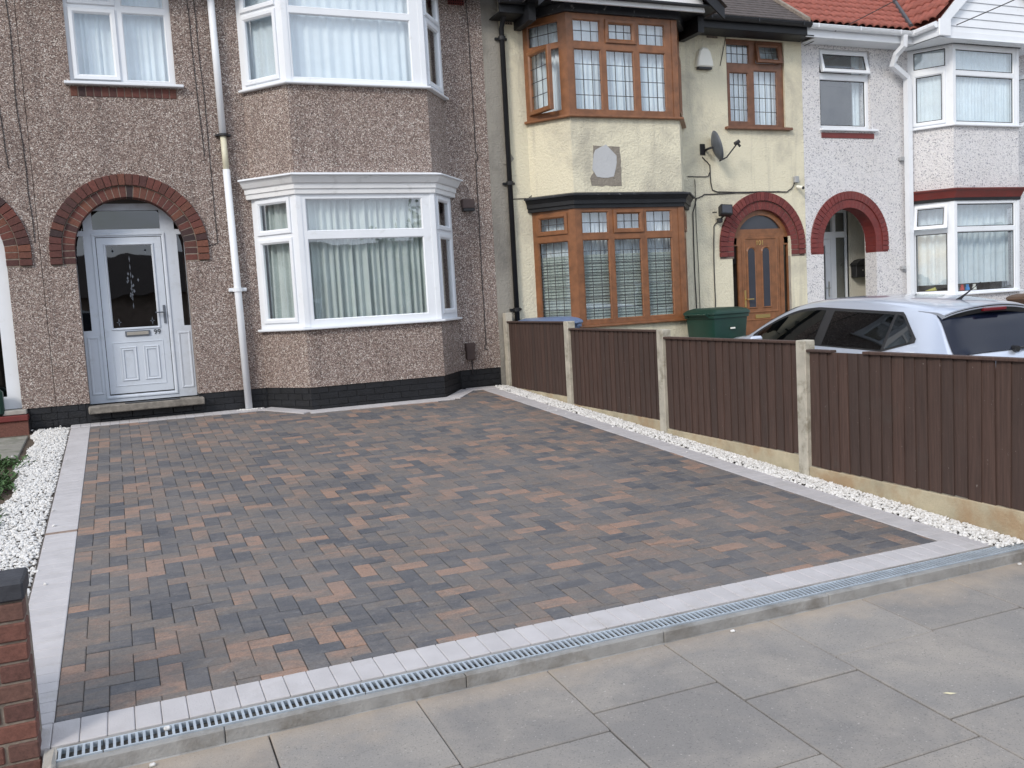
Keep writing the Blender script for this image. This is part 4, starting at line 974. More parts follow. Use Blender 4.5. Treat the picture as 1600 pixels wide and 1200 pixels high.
for x in (5.25, 7.86): obj('bracket', MB().prism([(x, 5.374), (x + .10, 5.374), (x + .10, 5.15), (x, 5.15)], YW - .50, YW - .005), 'black_paint', HC)

# ---------- white house
HW = thing('terraced_house', (12.7, YW, .40), 'white pebble-dashed house with red pantiled roof and red painted arch', 'house')
XW0, XW1 = 10.109, 16.0; PW = bay_plan(12.30, 12.665, 14.16, 14.52); WX = 11.007
mb = MB(); mb.plate(XW0, XW1, .10, 5.6, 0, -.25, [(WX - .553, .0, WX + .553, 2.74), (10.455, 3.965, 11.49, 5.20), (12.36, .1, 14.46, 5.6)], FRONT); arch_fill(mb, WX, .553, 2.178, 2.74, WX - .553, WX + .553, YW, YW + .25)
obj('wall', mb, 'pebble_white', HW)
bay_section(HW, PW, .10, 1.245, 'pebble_white'); bay_section(HW, PW, 2.95, 3.945, 'pebble_white')
arch_bricks(HW, WX, .553, 2.178, 2.0, 'red_paint', 'red_paint', n1=26, n2=31, depth=.27, proud=(.004, .02))
# porch recess
pb = MB(); pb.box(10.40, YW + .252, .3, 10.45, YW + .80, 3.0); pb.box(12.25, YW + .252, .3, 12.30, YW + .80, 3.0); pb.box(11.69, YW + .80, .3, 12.3, YW + .85, 3.0); pb.box(10.40, YW + .252, 2.90, 12.3, YW + .80, 2.96)
obj('porch_wall', pb, 'porch_cream', HW); obj('porch_wall', MB().box(WX + .554, YW + .255, .3, 12.25, YW + .258, 2.9).box(WX + .554, YW + .003, .3, WX + .556, YW + .255, 2.0), 'porch_cream', HW)
PFx = lambda u, d, z: (u, YW + .80 - d, z)
obj('door_frame', MB().plate(10.45, 11.72, .35, 2.90, 0, -.05, [(10.52, .42, 11.33, 2.28), (11.445, .5, 11.675, 2.30), (10.52, 2.40, 11.375, 2.72), (11.445, 2.40, 11.675, 2.72)], PFx), 'upvc', HW)
dw = obj('door', MB().plate(10.53, 11.325, .43, 2.275, .0, -.04, [(10.62, .6, 11.215, 2.17)], PFx), 'upvc', HW)
obj('glass', MB().add([PFx(10.5, -.025, .45), PFx(11.30, -.025, .45), PFx(11.30, -.025, 2.25), PFx(10.5, -.025, 2.25)], [(0, 1, 2, 3)]), 'door_glass', dw)
obj('side_light', MB().add([PFx(10.5, -.03, 2.35), PFx(11.7, -.03, 2.35), PFx(11.7, -.03, 2.75), PFx(10.5, -.03, 2.75)], [(0, 1, 2, 3)]).add([PFx(11.42, -.03, .45), PFx(11.7, -.03, .45), PFx(11.7, -.03, 2.31), PFx(11.42, -.03, 2.31)], [(0, 1, 2, 3)]), 'glass_old', HW)
obj('handle', MB().bbox(11.255, YW + .78, 1.30, 11.28, YW + .795, 1.56, .003).tube([(11.267, YW + .78, 1.45), (11.267, YW + .75, 1.45), (11.17, YW + .748, 1.45)], .008), 'alu', dw)
obj('porch_back', MB().box(10.4, YW + .95, .3, 11.75, YW + .97, 3.0), 'grey_render', HW)
W = window(HW, lambda u, d, z: (u, YW + .05 - d, z), 10.455, 3.965, 11.49, 5.20, [dict(r=(10.495, 4.01, 11.44, 4.745)), dict(r=(10.545, 4.88, 11.40, 5.125), sash=True, hinge='top', ang=14)], 'upvc', 'glass_old', gasket='black_plastic')
obj('sill', MB().bbox(10.435, YW - .06, 3.930, 11.60, YW + .05, 3.965, .006), 'upvc', W); obj('sill_band', MB().bbox(10.465, YW - .012, 3.82, 11.55, YW + .01, 3.905, .004), 'red_paint', HW)
curtain(W, lambda u, d, z: (u, YW + .05 - d, z), 10.46, 3.98, 10.62, 5.2, .16, seed=40); curtain(W, lambda u, d, z: (u, YW + .05 - d, z), 11.30, 3.98, 11.48, 5.2, .16, seed=41)
XWl = PW[1][0]
midW = [dict(r=(12.70 - XWl, 1.265, 14.06 - XWl, 2.258)), dict(r=(12.70 - XWl, 2.318, 14.06 - XWl, 2.712))]
sideW = lambda s_, L_: [dict(r=(.075, 1.285, L_ - .10, 2.255)), dict(r=(.12, 2.36, L_ - .145, 2.66), sash=True, hinge='top', ang=16)] if s_ == 'l' else [dict(r=(.1, 1.3, L_ - .12, 2.25), sash=True), dict(r=(.12, 2.36, L_ - .145, 2.66), sash=True)]
bay_windows(HW, PW, 1.245, 2.752, midW, sideW, 'upvc', glass='glass_old', sill=(.06, 1.215, 1.246), seed=50, gasket='black_plastic', camp=.03, cw=.14, cd=.22, curz=(1.40, 2.72))
midW2 = [dict(r=(12.70 - XWl, 4.005, 14.05 - XWl, 4.755)), dict(r=(12.70 - XWl, 4.815, 14.05 - XWl, 5.165))]
sideW2 = lambda s_, L_: [dict(r=(.12, 4.06, L_ - .16, 4.79), sash=True), dict(r=(.075, 4.90, L_ - .10, 5.20))] if s_ == 'l' else [dict(r=(.12, 4.06, L_ - .16, 4.79), sash=True, hinge='right', ang=35), dict(r=(.075, 4.90, L_ - .10, 5.165))]
bay_windows(HW, PW, 3.975, 5.235, midW2, sideW2, 'upvc', glass='glass_old', sill=(.06, 3.945, 3.976), seed=60, gasket='black_plastic', camp=.01, cd=.09)
plW = [(12.27, YW), PW[1], PW[2], (14.56, YW)]
obj('cornice', MB().sweep([(-.03, 2.80), (.030, 2.802), (.050, 2.85), (.075, 2.90), (.11, 2.93), (.112, 2.95), (-.03, 2.962)], plW), 'red_paint', HW)
obj('cornice_base', MB().sweep([(-.03, 2.752), (.022, 2.753), (.028, 2.799), (-.03, 2.799)], plW), 'black_paint', HW)
shell(HW, XW0 + .01, XW1)
obj('fascia', MB().box(9.93, YW - .33, 5.255, 12.10, YW - .305, 5.385), 'upvc', HW); obj('soffit', MB().box(10.11, YW - .305, 5.248, 12.12, YW - .004, 5.262), 'upvc', HW)
obj('fascia', MB().box(12.07, 10.785, 5.25, 12.095, YW - .33, 5.43), 'upvc', HW)
gutter(HW, 9.945, 12.03, YW - .39, 5.415, 'upvc', .06)
# gable and its short gutter
GX, GH, GP = 13.40, 1.33, 44
GZ = 5.38; GY = 10.78
zaW = gable(HW, GX, GH, GZ + .10, GY, GP, 'upvc', 'upvc', None, .125, bw=.20, inset=.07)
obj('gable_head', MB().box(GX - GH + .1, GY + .05, 5.245, GX + GH - .1, GY + .085, 5.345), 'upvc', HW); obj('soffit', MB().box(12.10, GY + .02, 5.236, 14.7, YW - .004, 5.244), 'upvc', HW)
obj('gutter_return', MB().tube([(11.98, YW - .39, 5.395), (12.02, YW - .45, 5.398), (12.03, GY + .01, 5.42)], .052, 10), 'upvc', HW)
obj('barge_foot', MB().bbox(12.05, GY - .032, 5.245, 12.30, GY + .002, 5.50, .01), 'upvc', HW)
obj('lead_trim', MB().sweep([(-.06, 5.236), (.04, 5.236), (.045, 5.252), (-.06, 5.252)], PW), 'black_paint', HW)
# pantiles one by one near the eaves, then joined rows higher up
def tile_mesh(wd=.30, ln=.36, amp=.042):
    mb = MB(); nx = 12; top = []; vs = []
    prof_ = [(wd * i / nx, amp * max(0, math.sin((i / nx * 2 % 1) * math.pi * 1.0)) ** 1.0 if False else amp * abs(math.sin(math.pi * (i / nx) * 2)) ** .8) for i in range(nx + 1)]
    for (x, z) in prof_: vs += [(x, 0, z + .034), (x, ln, z + .006), (x, 0, z + .006)]
    fs = []
    for i in range(nx): a_ = i * 3; fs += [(a_, a_ + 3, a_ + 4, a_ + 1), (a_, a_ + 2, a_ + 5, a_ + 3)]
    return mb.add(vs, fs)
tp35 = math.tan(R(35)); TM = None; ye = YW - .43; gauge = .27
ho = org(HW); far = MB(); tv_, tf_ = None, None
tmb = tile_mesh()
def tile_world(x, y, z, rot): return [rot @ Vector(v) + Vector((x, y, z)) for v in tmb.v]
rotm = Matrix.Rotation(R(35), 3, 'X')
for r_ in range(17):
    s_ = r_ * gauge; y = ye + s_ * math.cos(R(35)); z = 5.425 + s_ * math.sin(R(35))
    x = 9.945
    while x < XW1:
        zg = GZ + .12 + (x + .15 - (GX - GH)) * math.tan(R(GP))
        if x > GX - GH - .1 and x < GX + GH and zg > z + .35: x += .30; continue
        if r_ < 7 and x < 12.9:
            if TM is None: TM = obj('roof_tile', tmb, 'red_tile', None, 'all'); TM.parent = HW; o_ = TM
            else: o_ = copy_at(TM, (0, 0, 0), None, HW)
            o_.location = Vector((x, y, z + random.uniform(-.002, .002))) - ho; o_.rotation_euler = (R(35), random.uniform(-.008, .008), 0)
        else: far.add(tile_world(x, y, z, rotm), tmb.f)
        x += .30
# left slope of the gable: tiles run up towards +x
rg = Matrix.Rotation(R(-90), 3, 'Z') @ Matrix.Rotation(R(GP), 3, 'X')
for c in range(12):
    yy = GY - .02 + (c + 1) * .30
    for r_ in range(7):
        s_ = r_ * gauge; x = GX - GH - .06 + s_ * math.cos(R(GP)); z = GZ + .115 + s_ * math.sin(R(GP))
        if x > GX - .05: continue
        zm = 5.425 + (yy - ye) * tp35
        if z + .2 < zm - .25: continue
        if c < 8:
            o_ = copy_at(TM, Vector((x, yy, z)) - ho, rg.to_euler(), HW)
        else: far.add(tile_world(x, yy, z, rg), tmb.f)
o_ = obj('roof_tile', far, 'red_tile', HW, 'all'); tag(o_, kind='stuff')
mb = MB().add([(9.95, ye + .05, 5.415), (XW1, ye + .05, 5.415), (XW1, YW + 4, 5.415 + (YW + 4 - ye) * tp35 - .03), (9.95, YW + 4, 5.415 + (YW + 4 - ye) * tp35 - .03)], [(0, 1, 2, 3)])
mb.add([(GX + GH, GY, GZ + .10), (GX, GY, zaW), (GX, 15, zaW), (GX + GH, 15, GZ + .10)], [(0, 1, 2, 3)]); mb.add([(GX - GH, GY, GZ + .08), (GX, GY, zaW - .02), (GX, 15, zaW - .02), (GX - GH, 15, GZ + .08)], [(0, 1, 2, 3)])
mb.add([(XW0, YW + 4, 5.55 + (YW + 4 - ye) * tp35), (XW1, YW + 4, 5.55 + (YW + 4 - ye) * tp35), (XW1, YW + 8, 5.5), (XW0, YW + 8, 5.5)], [(0, 1, 2, 3)])
obj('roof', mb, 'red_tile', HW)
vz = lambda y: 5.465 + (y - ye) * tp35
pts_ = [(GX - GH - .10 + (vz(y) - GZ - .16) / math.tan(R(GP)) + .04, y, vz(y) + .045) for y in (ye - .02, ye + .6, ye + 1.4)]
obj('valley_lead', MB().tube(pts_, .035, 6), 'lead', HW)

# ================================================================== FITTINGS ON THE HOUSES
yp = YW - .065
t = thing('drainpipe', (1.405, yp, .40), 'white drainpipe with yellowed middle length beside the door of the pebble-dashed house', 'drainpipe')
obj('pipe', MB().tube([(1.352, yp, 5.6), (1.366, yp, 3.70)], .041, 14), 'upvc', t, 'all'); obj('pipe', MB().tube([(1.367, yp, 3.69), (1.372, yp, 3.24)], .036, 14), 'yellowed_pipe', t, 'all')
obj('pipe', MB().tube([(1.371, yp, 3.30), (1.405, yp, .42)], .043, 14), 'upvc', t, 'all')
obj('bracket', MB().tube([(1.367, yp, 3.715), (1.367, yp, 3.69)], .060, 12).box(1.28, yp - .01, 3.692, 1.455, yp + .06, 3.712), 'black_plastic', t)
obj('bracket', MB().tube([(1.388, yp, 1.895), (1.389, yp, 1.85)], .056, 14).bbox(1.285, yp + .01, 1.85, 1.495, yp + .06, 1.895, .008), 'upvc', t)
tag(obj('gravel_pile', (lambda mb, rr: [mb.bbox(x - .010, y - .009, z, x + .010, y + .009, z + .016, .004) for x, y, z in [(1.405 + rr.gauss(0, .06), yp - .03 + rr.gauss(0, .02), .402 + rr.random() * .01) for _ in range(45)]] and mb)(MB(), random.Random(2)), 'white_chip'), 'small heap of white chips round the foot of the white drainpipe', 'gravel', kind='stuff')
t = thing('drainpipe', (5.04, YW - .06, .3), 'black drainpipe between the pebble-dashed and the cream house', 'drainpipe')
obj('pipe', MB().tube([(5.02, YW - .30, 5.40), (5.03, YW - .20, 5.28), (5.045, YW - .06, 5.16), (5.045, YW - .06, .3)], .034, 12), 'black_paint', t, 'all')
for z in (5.0, 3.1, 1.4): obj('bracket', MB().tube([(5.045, YW - .06, z), (5.045, YW - .06, z + .05)], .05, 12).box(4.96, YW - .03, z + .01, 5.13, YW + .0, z + .04), 'black_paint', t)
obj('rust_patch', MB().prism([(5.045 + .10 * math.cos(i), 3.46 + .09 * math.sin(i)) for i in range(6)], YW - .012, YW - .005), 'grey_render', t)
t = thing('drainpipe', (12.2, YW - .09, .3), 'white square drainpipe with swan-neck bends on the white house', 'drainpipe')
y = YW - .10
obj('swan_neck', MB().tube([(11.83, YW - .39, 5.38), (11.83, YW - .38, 5.20), (11.80, YW - .25, 5.10), (11.79, YW - .18, 4.96), (12.17, y, 4.80), (12.185, y, 4.74)], .038, sq=True), 'upvc', t)
obj('pipe', MB().tube([(12.19, y, 4.76), (12.19, y, 2.27)], .046, sq=True), 'upvc', t); obj('pipe', MB().tube([(12.19, y, 2.27), (12.20, y, .25)], .042, sq=True), 'upvc', t)
for z in (3.5, 1.72): obj('bracket', MB().bbox(12.06, YW - .06, z - .03, 12.15, YW - .0, z + .03, .006), 'grey_plastic', t)

def pipe_thing(name, pts, r_, mat, label, cat):
    p0 = pts[0]; o = obj(name, MB().tube(pts, r_, 5), mat, at_=p0); return tag(o, label, cat)
def wav(pts, k=3, am=.012, seed=0):
    rr = random.Random(seed); out = []
    for a_, b_ in zip(pts[:-1], pts[1:]):
        for i in range(k): t_ = i / k; out.append(tuple(a_[j] + (b_[j] - a_[j]) * t_ + (rr.uniform(-am, am) if j != 1 else 0) for j in range(3)))
    return out + [pts[-1]]
cb = 'cable'
pipe_thing('cable', wav([(4.585, YW - .008, 5.6), (4.60, YW - .008, 3.55), (4.62, YW - .008, 3.45), (4.595, YW - .008, 3.44), (4.585, YW - .008, 2.0), (4.575, YW - .008, .98), (4.55, YW - .008, .92), (4.60, YW - .008, .91)], 4, .008, 1), .0055, cb, 'thin dark cable running down the pebble-dash right of the white bay', 'cable')
pipe_thing('cable', wav([(1.09, YW - .006, 5.6), (1.105, YW - .006, 4.6), (1.14, YW - .006, 3.46)], 4, .006, 2), .0045, cb, 'shorter of the two thin cables left of the white drainpipe', 'cable')
pipe_thing('cable', wav([(1.165, YW - .006, 5.6), (1.19, YW - .006, 4.2), (1.205, YW - .006, 2.44), (1.10, YW - .006, 2.41)], 5, .006, 3), .0045, cb, 'longer thin cable left of the white drainpipe, ending beside the brick arch', 'cable')
pipe_thing('cable', wav([(-.775, YW - .006, 5.6), (-.785, YW - .006, 4.1), (-.745, YW - .006, 2.5)], 6, .010, 4), .0045, cb, 'thin dark cable between the two brick arches on the left', 'cable')
pipe_thing('cable', wav([(-.99, YW - .006, 5.6), (-.96, YW - .006, 3.8), (-.93, YW - .006, 3.32)], 4, .010, 5), .005, cb, 'thin dark cable at the far left edge above the cut-off arch', 'cable')
# boxes on the pebble-dash
t = thing('vent_cowl', (4.425, YW, 2.76), 'brown plastic square vent cowl on the wall right of the white bay window', 'vent')
obj('cowl', MB().bbox(4.345, YW - .07, 2.80, 4.515, YW - .001, 2.925, .008), 'brown_plastic', t); obj('vent_flap', MB().bbox(4.35, YW - .085, 2.765, 4.51, YW - .01, 2.80, .004), 'black_plastic', t)
t = thing('cable_box', (4.335, YW, .79), 'small brown plastic cable box low on the wall right of the white bay', 'utility box')
obj('casing', MB().bbox(4.28, YW - .06, .79, 4.40, YW - .001, 1.01, .010), 'brown_plastic', t); obj('lid', MB().bbox(4.275, YW - .064, .96, 4.405, YW - .001, 1.018, .006), 'brown_plastic', t)
obj('cable', MB().tube([(4.36, YW - .02, .79), (4.365, YW - .015, .60)], .008, 6), cb, t)
def airbrick(x0, z0, x1, z1, mat, label, nx=7, nz_=4, y=YW):
    t = thing('air_brick', ((x0 + x1) / 2, y, z0), label, 'air brick', None); mb = MB(); hs = []
    for i in range(nx):
        for j in range(nz_):
            cx, cz = x0 + (x1 - x0) * (i + .5) / nx, z0 + (z1 - z0) * (j + .5) / nz_; s1, s2 = (x1 - x0) / nx * .3, (z1 - z0) / nz_ * .3; hs.append((cx - s1, cz - s2, cx + s1, cz + s2))
    obj('grille', MB().plate(x0, x1, z0, z1, .012, -.006, hs, lambda u, d, z: (u, y - d, z)), mat, t); obj('backing', MB().box(x0 + .004, y - .003, z0 + .004, x1 - .004, y - .001, z1 - .004), 'dark_void', t)
airbrick(4.33, 5.43, 4.55, 5.57, 'painted_brick', 'red terracotta air brick at the top of the pebble-dashed wall')
airbrick(8.355, 5.235, 8.54, 5.335, 'mortar', 'cream air brick above the alarm box, left of the small brown window', y=YW - .004)
airbrick(5.125, 5.225, 5.225, 5.335, 'mortar', 'cream air brick under the dark eaves beside the black drainpipe', 3, 4, y=YW - .004)
# alarm box
t = thing('alarm_box', (8.27, YW, 4.78), 'cream bell-shaped burglar alarm box with black base on the cream wall', 'alarm box')
pr = [(-.145, 0), (.145, 0), (.135, .09), (.095, .22), (.045, .275), (-.045, .275), (-.095, .22), (-.135, .09)]
vs = [(8.27 + x, YW - .005, 4.80 + z) for x, z in pr] + [(8.27 + x, YW - .065, 4.80 + z) for x, z in pr] + [(8.27 + x * .86, YW - .085, 4.80 + .12 + (z - .12) * .86) for x, z in pr]
obj('cover', MB().add(vs, [tuple(range(16, 24))] + [(i, (i + 1) % 8, (i + 1) % 8 + 8, i + 8) for i in range(8)] + [(i + 8, (i + 1) % 8 + 8, (i + 1) % 8 + 16, i + 16) for i in range(8)]), 'white_plastic', t)
obj('base', MB().bbox(8.15, YW - .07, 4.765, 8.39, YW - .006, 4.80, .006), 'black_plastic', t)
# satellite dish
dc = Vector((8.30, YW - .36, 3.66))
t = thing('satellite_dish', (8.30, YW - .005, 3.40), 'dark grey satellite dish with receiver arm on the cream wall', 'satellite dish')
ax = Vector((.93, -.30, .25)).normalized(); ux = ax.cross(Vector((0, 0, 1))).normalized(); uz = ux.cross(ax); mb = MB(); ring_p = []
dc = Vector((8.345, YW - .17, 3.64)); vs = [dc - ax * .06]; fs = []
nr, ns = 5, 24
for i in range(1, nr + 1):
    for j in range(ns): a_ = 2 * math.pi * j / ns; q = i / nr; vs.append(dc + ux * math.cos(a_) * .20 * q + uz * math.sin(a_) * .228 * q + ax * (-.06 + .07 * q * q))
for j in range(ns): fs.append((0, 1 + j, 1 + (j + 1) % ns))
for i in range(nr - 1):
    for j in range(ns): a_ = 1 + i * ns; fs.append((a_ + j, a_ + (j + 1) % ns, a_ + ns + (j + 1) % ns, a_ + ns + j))
o_ = obj('reflector', mb.add(vs, fs), 'dish_grey', t, 'all'); md = o_.modifiers.new('thickness', 'SOLIDIFY'); md.thickness = .008
lo = dc - uz * .22; tip = dc + ax * .30 - uz * .06
obj('arm', MB().tube([lo - ax * .02, lo + ax * .10 + uz * .02, tip], .011, 8), 'black_plastic', t)
obj('receiver', MB().tube([tip - ax * .03 + uz * .01, tip + ax * .05 + uz * .03], .028, 10).tube([tip + ax * .02, tip + ax * .04 + uz * -.05], .018, 8), 'black_plastic', t)
bk = dc - ax * .06; obj('wall_bracket', MB().tube([bk, bk - ax * .06, (bk.x - .03, YW - .01, bk.z - .02)], .018, 8).bbox(bk.x - .13, YW - .02, bk.z - .09, bk.x - .04, YW - .006, bk.z + .07, .004), 'black_plastic', t)
yc = YW - .014
def C3(l_, y=yc): return [(x, y, z) for x, z in l_]
pipe_thing('cable', wav(C3([(8.20, 3.50), (8.27, 3.44), (8.33, 3.38), (8.335, 3.12), (8.36, 3.02), (8.44, 2.99), (9.0, 2.985), (9.75, 2.985), (9.84, 3.03), (9.89, 3.10), (9.90, 3.20)]), 3, .005, 8), .0085, cb, 'dark cable from the satellite dish along the wall above the dark brick arch', 'cable')
pipe_thing('cable', wav(C3([(8.33, 3.30), (8.30, 3.225), (8.20, 3.215), (7.93, 3.22)]), 2, .004, 9), .007, cb, 'short dark cable from below the satellite dish towards the bay', 'cable')
pipe_thing('cable', wav(C3([(9.75, 2.985), (9.4, 2.99), (8.6, 2.97), (8.2, 2.95), (8.07, 2.90), (8.0, 2.70), (7.985, 2.0), (8.0, 1.2)]), 4, .006, 10), .0085, cb, 'dark cable bending down the cream wall beside the brown bay', 'cable')
pipe_thing('cable', wav(C3([(8.05, 3.18), (8.05, 2.7), (8.06, 1.2)]), 5, .004, 11), .005, cb, 'thin straight cable hanging down the cream wall right of the brown bay', 'cable')
pipe_thing('cable', wav(C3([(8.43, 2.56), (8.36, 2.48), (8.345, 2.0), (8.335, 1.2)]), 4, .006, 12), .008, cb, 'dark cable hanging below the floodlight', 'cable')
pipe_thing('cable', C3([(5.40, 3.20), (5.40, 2.98), (5.33, 2.93), (5.10, 2.92)]), .006, cb, 'thin cable on the cream wall left of the bay above the dark cornice', 'cable')
pipe_thing('cable', C3([(8.57, 4.84), (8.63, 5.05), (8.72, 5.38)]), .005, cb, 'thin wire slanting up to the eaves left of the small brown window', 'cable')
# floodlight
t = thing('floodlight', (8.44, YW, 2.55), 'black floodlight with motion sensor beside the dark brick arch', 'floodlight')
rt = lambda x, y, z: (8.46 + x * .95 + y * .2, YW - .17 + y, 2.70 + z - x * .05 + y * -.35)
obj('housing', MB().bbox(-.11, -.05, -.075, .12, .05, .075, .012, rt), 'black_plastic', t); obj('lens', MB().box(-.085, -.056, -.055, .095, -.051, .055, rt), 'blue_grey_glass', t)
obj('bracket', MB().tube([(8.45, YW - .14, 2.62), (8.44, YW - .05, 2.58), (8.42, YW - .01, 2.58)], .014).box(8.29, YW - .10, 2.675, 8.36, YW - .085, 2.69), 'black_plastic', t); obj('sensor', MB().bbox(8.40, YW - .10, 2.53, 8.47, YW - .03, 2.60, .012), 'black_plastic', t)
# cctv camera and junction box
t = thing('security_camera', (9.93, YW, 3.0), 'tiny white security camera under a grey box near the corner of the cream house', 'security camera')
obj('body', MB().tube([(9.94, YW - .02, 3.06), (9.96, YW - .13, 3.03)], .026, 10), 'white_plastic', t); obj('lens', MB().tube([(9.96, YW - .13, 3.03), (9.962, YW - .142, 3.027)], .024, 10), 'black_plastic', t)
tag(obj('junction_box', MB().bbox(9.875, YW - .06, 3.12, 9.96, YW - .005, 3.22, .008), 'grey_plastic'), 'small grey junction box above the security camera on the cream wall', 'utility box')
# mailbox in the porch
t = thing('mailbox', (11.93, YW + .75, 1.58), 'black wall mailbox with curved lid inside the red arched porch', 'mailbox')
obj('box', MB().bbox(11.76, YW + .66, 1.60, 12.10, YW + .795, 1.82, .008), 'black_plastic', t)
obj('lid', MB().prism([(11.73, 1.815), (12.13, 1.815), (12.10, 1.85), (12.02, 1.90), (11.93, 1.92), (11.84, 1.90), (11.76, 1.85)], YW + .63, YW + .795), 'black_plastic', t); obj('keyhole', MB().tube([(11.90, YW + .660, 1.72), (11.90, YW + .650, 1.72)], .012), 'alu', t)
# overhead wires
pipe_thing('overhead_wire', [(12.35 + (16.0 - 12.35) * i / 10, 10.70 - 5 * (i / 10), 5.40 + 2.6 * (i / 10) - .3 * math.sin(math.pi * i / 10)) for i in range(11)], .008, cb, 'overhead telephone wire rising from the foot of the white gable to the right', 'wire')
pipe_thing('overhead_wire', [(10.12 + 1.9 * i / 8, YW - .06 - 1.4 * i / 8, 5.20 + 1.0 * i / 8 - .05 * math.sin(math.pi * i / 8)) for i in range(9)], .007, cb, 'thin wire crossing the red roof from the top of the cream wall', 'wire')

# ------------------------------------------------------------------ wheelie bins
def bin_(x, y, z, w, d, h, rot, body, label, lid=None, group=None):
    t = thing('wheelie_bin', (x, y, z), label, 'wheelie bin', group); t.rotation_euler = (0, 0, rot)
    def loc(name, mb, mat, sm=False):
        me_o = obj(name, mb, mat, None, sm); me_o.parent = t; return me_o
    b1 = MB(); vs = []
    for q, zz in ((.78, .06), (.82, .12), (.98, h - .16), (1.04, h - .155), (1.04, h - .11), (1.0, h - .11)):
        hw, hd = w / 2 * q, d / 2 * q; r_ = .05
        vs.append([(sx * (hw - r_) + r_ * math.cos(a_), sy * (hd - r_) + r_ * math.sin(a_), zz) for (sx, sy, a0) in ((1, 1, 0), (-1, 1, 90), (-1, -1, 180), (1, -1, 270)) for a_ in (R(a0), R(a0 + 45), R(a0 + 90))])
    flat = [p_ for r_ in vs for p_ in r_]; fs = [(i * 12 + j, i * 12 + (j + 1) % 12, (i + 1) * 12 + (j + 1) % 12, (i + 1) * 12 + j) for i in range(5) for j in range(12)]
    loc('body', b1.add(flat, fs + [tuple(range(12)), tuple(range(60, 72))]), body, True)
    l_ = MB(); vs = []
    for q, zz in ((1.06, h - .115), (1.09, h - .10), (1.08, h - .075), (.98, h - .045), (.75, h - .020)):
        hw, hd = w / 2 * q, d / 2 * q; r_ = .06
        vs.append([(sx * (hw - r_) + r_ * math.cos(a_), sy * (hd - r_) + r_ * math.sin(a_), zz) for (sx, sy, a0) in ((1, 1, 0), (-1, 1, 90), (-1, -1, 180), (1, -1, 270)) for a_ in (R(a0), R(a0 + 45), R(a0 + 90))])
    flat = [p_ for r_ in vs for p_ in r_]; fs = [(i * 12 + j, i * 12 + (j + 1) % 12, (i + 1) * 12 + (j + 1) % 12, (i + 1) * 12 + j) for i in range(4) for j in range(12)]
    loc('lid', l_.add(flat, fs + [tuple(range(12)), tuple(range(48, 60))]), lid or body, True)
    loc('handle', MB().tube([(-w * .35, d / 2 * 1.04, h - .14), (-w * .35, d / 2 + .06, h - .10), (w * .35, d / 2 + .06, h - .10), (w * .35, d / 2 * 1.04, h - .14)], .014, 8), lid or body)
    for sg in (-1, 1): loc('wheel', MB().tube([(sg * (w / 2 - .03), d / 2 - .06, .10), (sg * (w / 2 + .03), d / 2 - .06, .10)], .10, 14), 'tyre')
    return t
t = bin_(7.64, 10.62, .225, .60, .64, 1.09, R(97), 'bin_green', 'dark green wheelie bin standing in front of the cream house by the door')
obj('sticker', MB().box(-.3575 + .04, -.04, .78, -.3540 + .05, .04, .80), 'white_plastic').parent = t; bpy.data.objects['sticker'].location = (0, 0, 0)
bin_(5.335, 11.19, .235, .62, .74, 1.085, R(180), 'bin_blue', 'blue lidded wheelie bin just showing over the fence by the black drainpipe')
bin_(13.75, 10.35, .19, .60, .74, 1.02, R(75), 'bin_brown', 'brown lidded bin behind the car roof under the white bay', )
# things on the window sill of the white house
for x, z, c, lb in ((12.94, 0, 'toy_red', 'small red toy on the inside sill of the white bay'), (13.06, 0, 'toy_blue', 'small blue toy on the inside sill of the white bay'), (12.82, 0, 'grey_plastic', 'small grey ornament on the inside sill at the left of the white bay'), (13.22, 0, 'white_plastic', 'small pale ornament on the inside sill beside the blue toy')):
    tag(obj('toy', MB().tube([(x, YB + .10, 1.25), (x, YB + .10, 1.31), (x, YB + .10, 1.345)], [.045, .035, .03], 8).tube([(x, YB + .10, 1.345), (x, YB + .10, 1.385)], [.02, .024], 8), c), lb, 'ornament')
tag(obj('toy', MB().tube([(12.52, YW - .12, 1.27), (12.60, YW - .25, 1.33)], [.05, .04], 8), 'toy_yellow'), 'small yellow green toy in the left side light of the white bay', 'ornament')

# ------------------------------------------------------------------ parked car (nose to the house)
CXc, CYr = 7.74, 6.02
car = thing('car', (CXc, CYr, gn(CYr)), 'silver blue five-door hatchback parked beyond the brown fence, rear to the street', 'car'); car.rotation_euler = (SL, 0, 0)
def cr(xs, ys, x):
    if x <= xs[0]: return ys[0]
    for i in range(len(xs) - 1):
        if x <= xs[i + 1]:
            t_ = (x - xs[i]) / (xs[i + 1] - xs[i]); h_ = xs[i + 1] - xs[i]
            m0 = (ys[i + 1] - ys[max(i - 1, 0)]) / (xs[i + 1] - xs[max(i - 1, 0)]); m1 = (ys[min(i + 2, len(xs) - 1)] - ys[i]) / (xs[min(i + 2, len(xs) - 1)] - xs[i])
            return (2 * t_ ** 3 - 3 * t_ ** 2 + 1) * ys[i] + (t_ ** 3 - 2 * t_ ** 2 + t_) * h_ * m0 + (-2 * t_ ** 3 + 3 * t_ ** 2) * ys[i + 1] + (t_ ** 3 - t_ ** 2) * h_ * m1
    return ys[-1]
TX = [0, .04, .08, .14, .28, .42, .52, .75, 1.1, 1.6, 2.05, 2.42, 2.8, 3.12, 3.35, 3.6, 3.82, 3.93, 3.97]
TZ = [.62, .80, .90, .975, 1.15, 1.32, 1.395, 1.435, 1.462, 1.465, 1.44, 1.375, 1.20, 1.01, .955, .885, .80, .68, .55]
WX_ = [0, .05, .15, .4, .9, 1.6, 2.4, 3.1, 3.55, 3.82, 3.92, 3.97]; WY_ = [.66, .73, .775, .82, .841, .841, .841, .825, .78, .70, .60, .50]
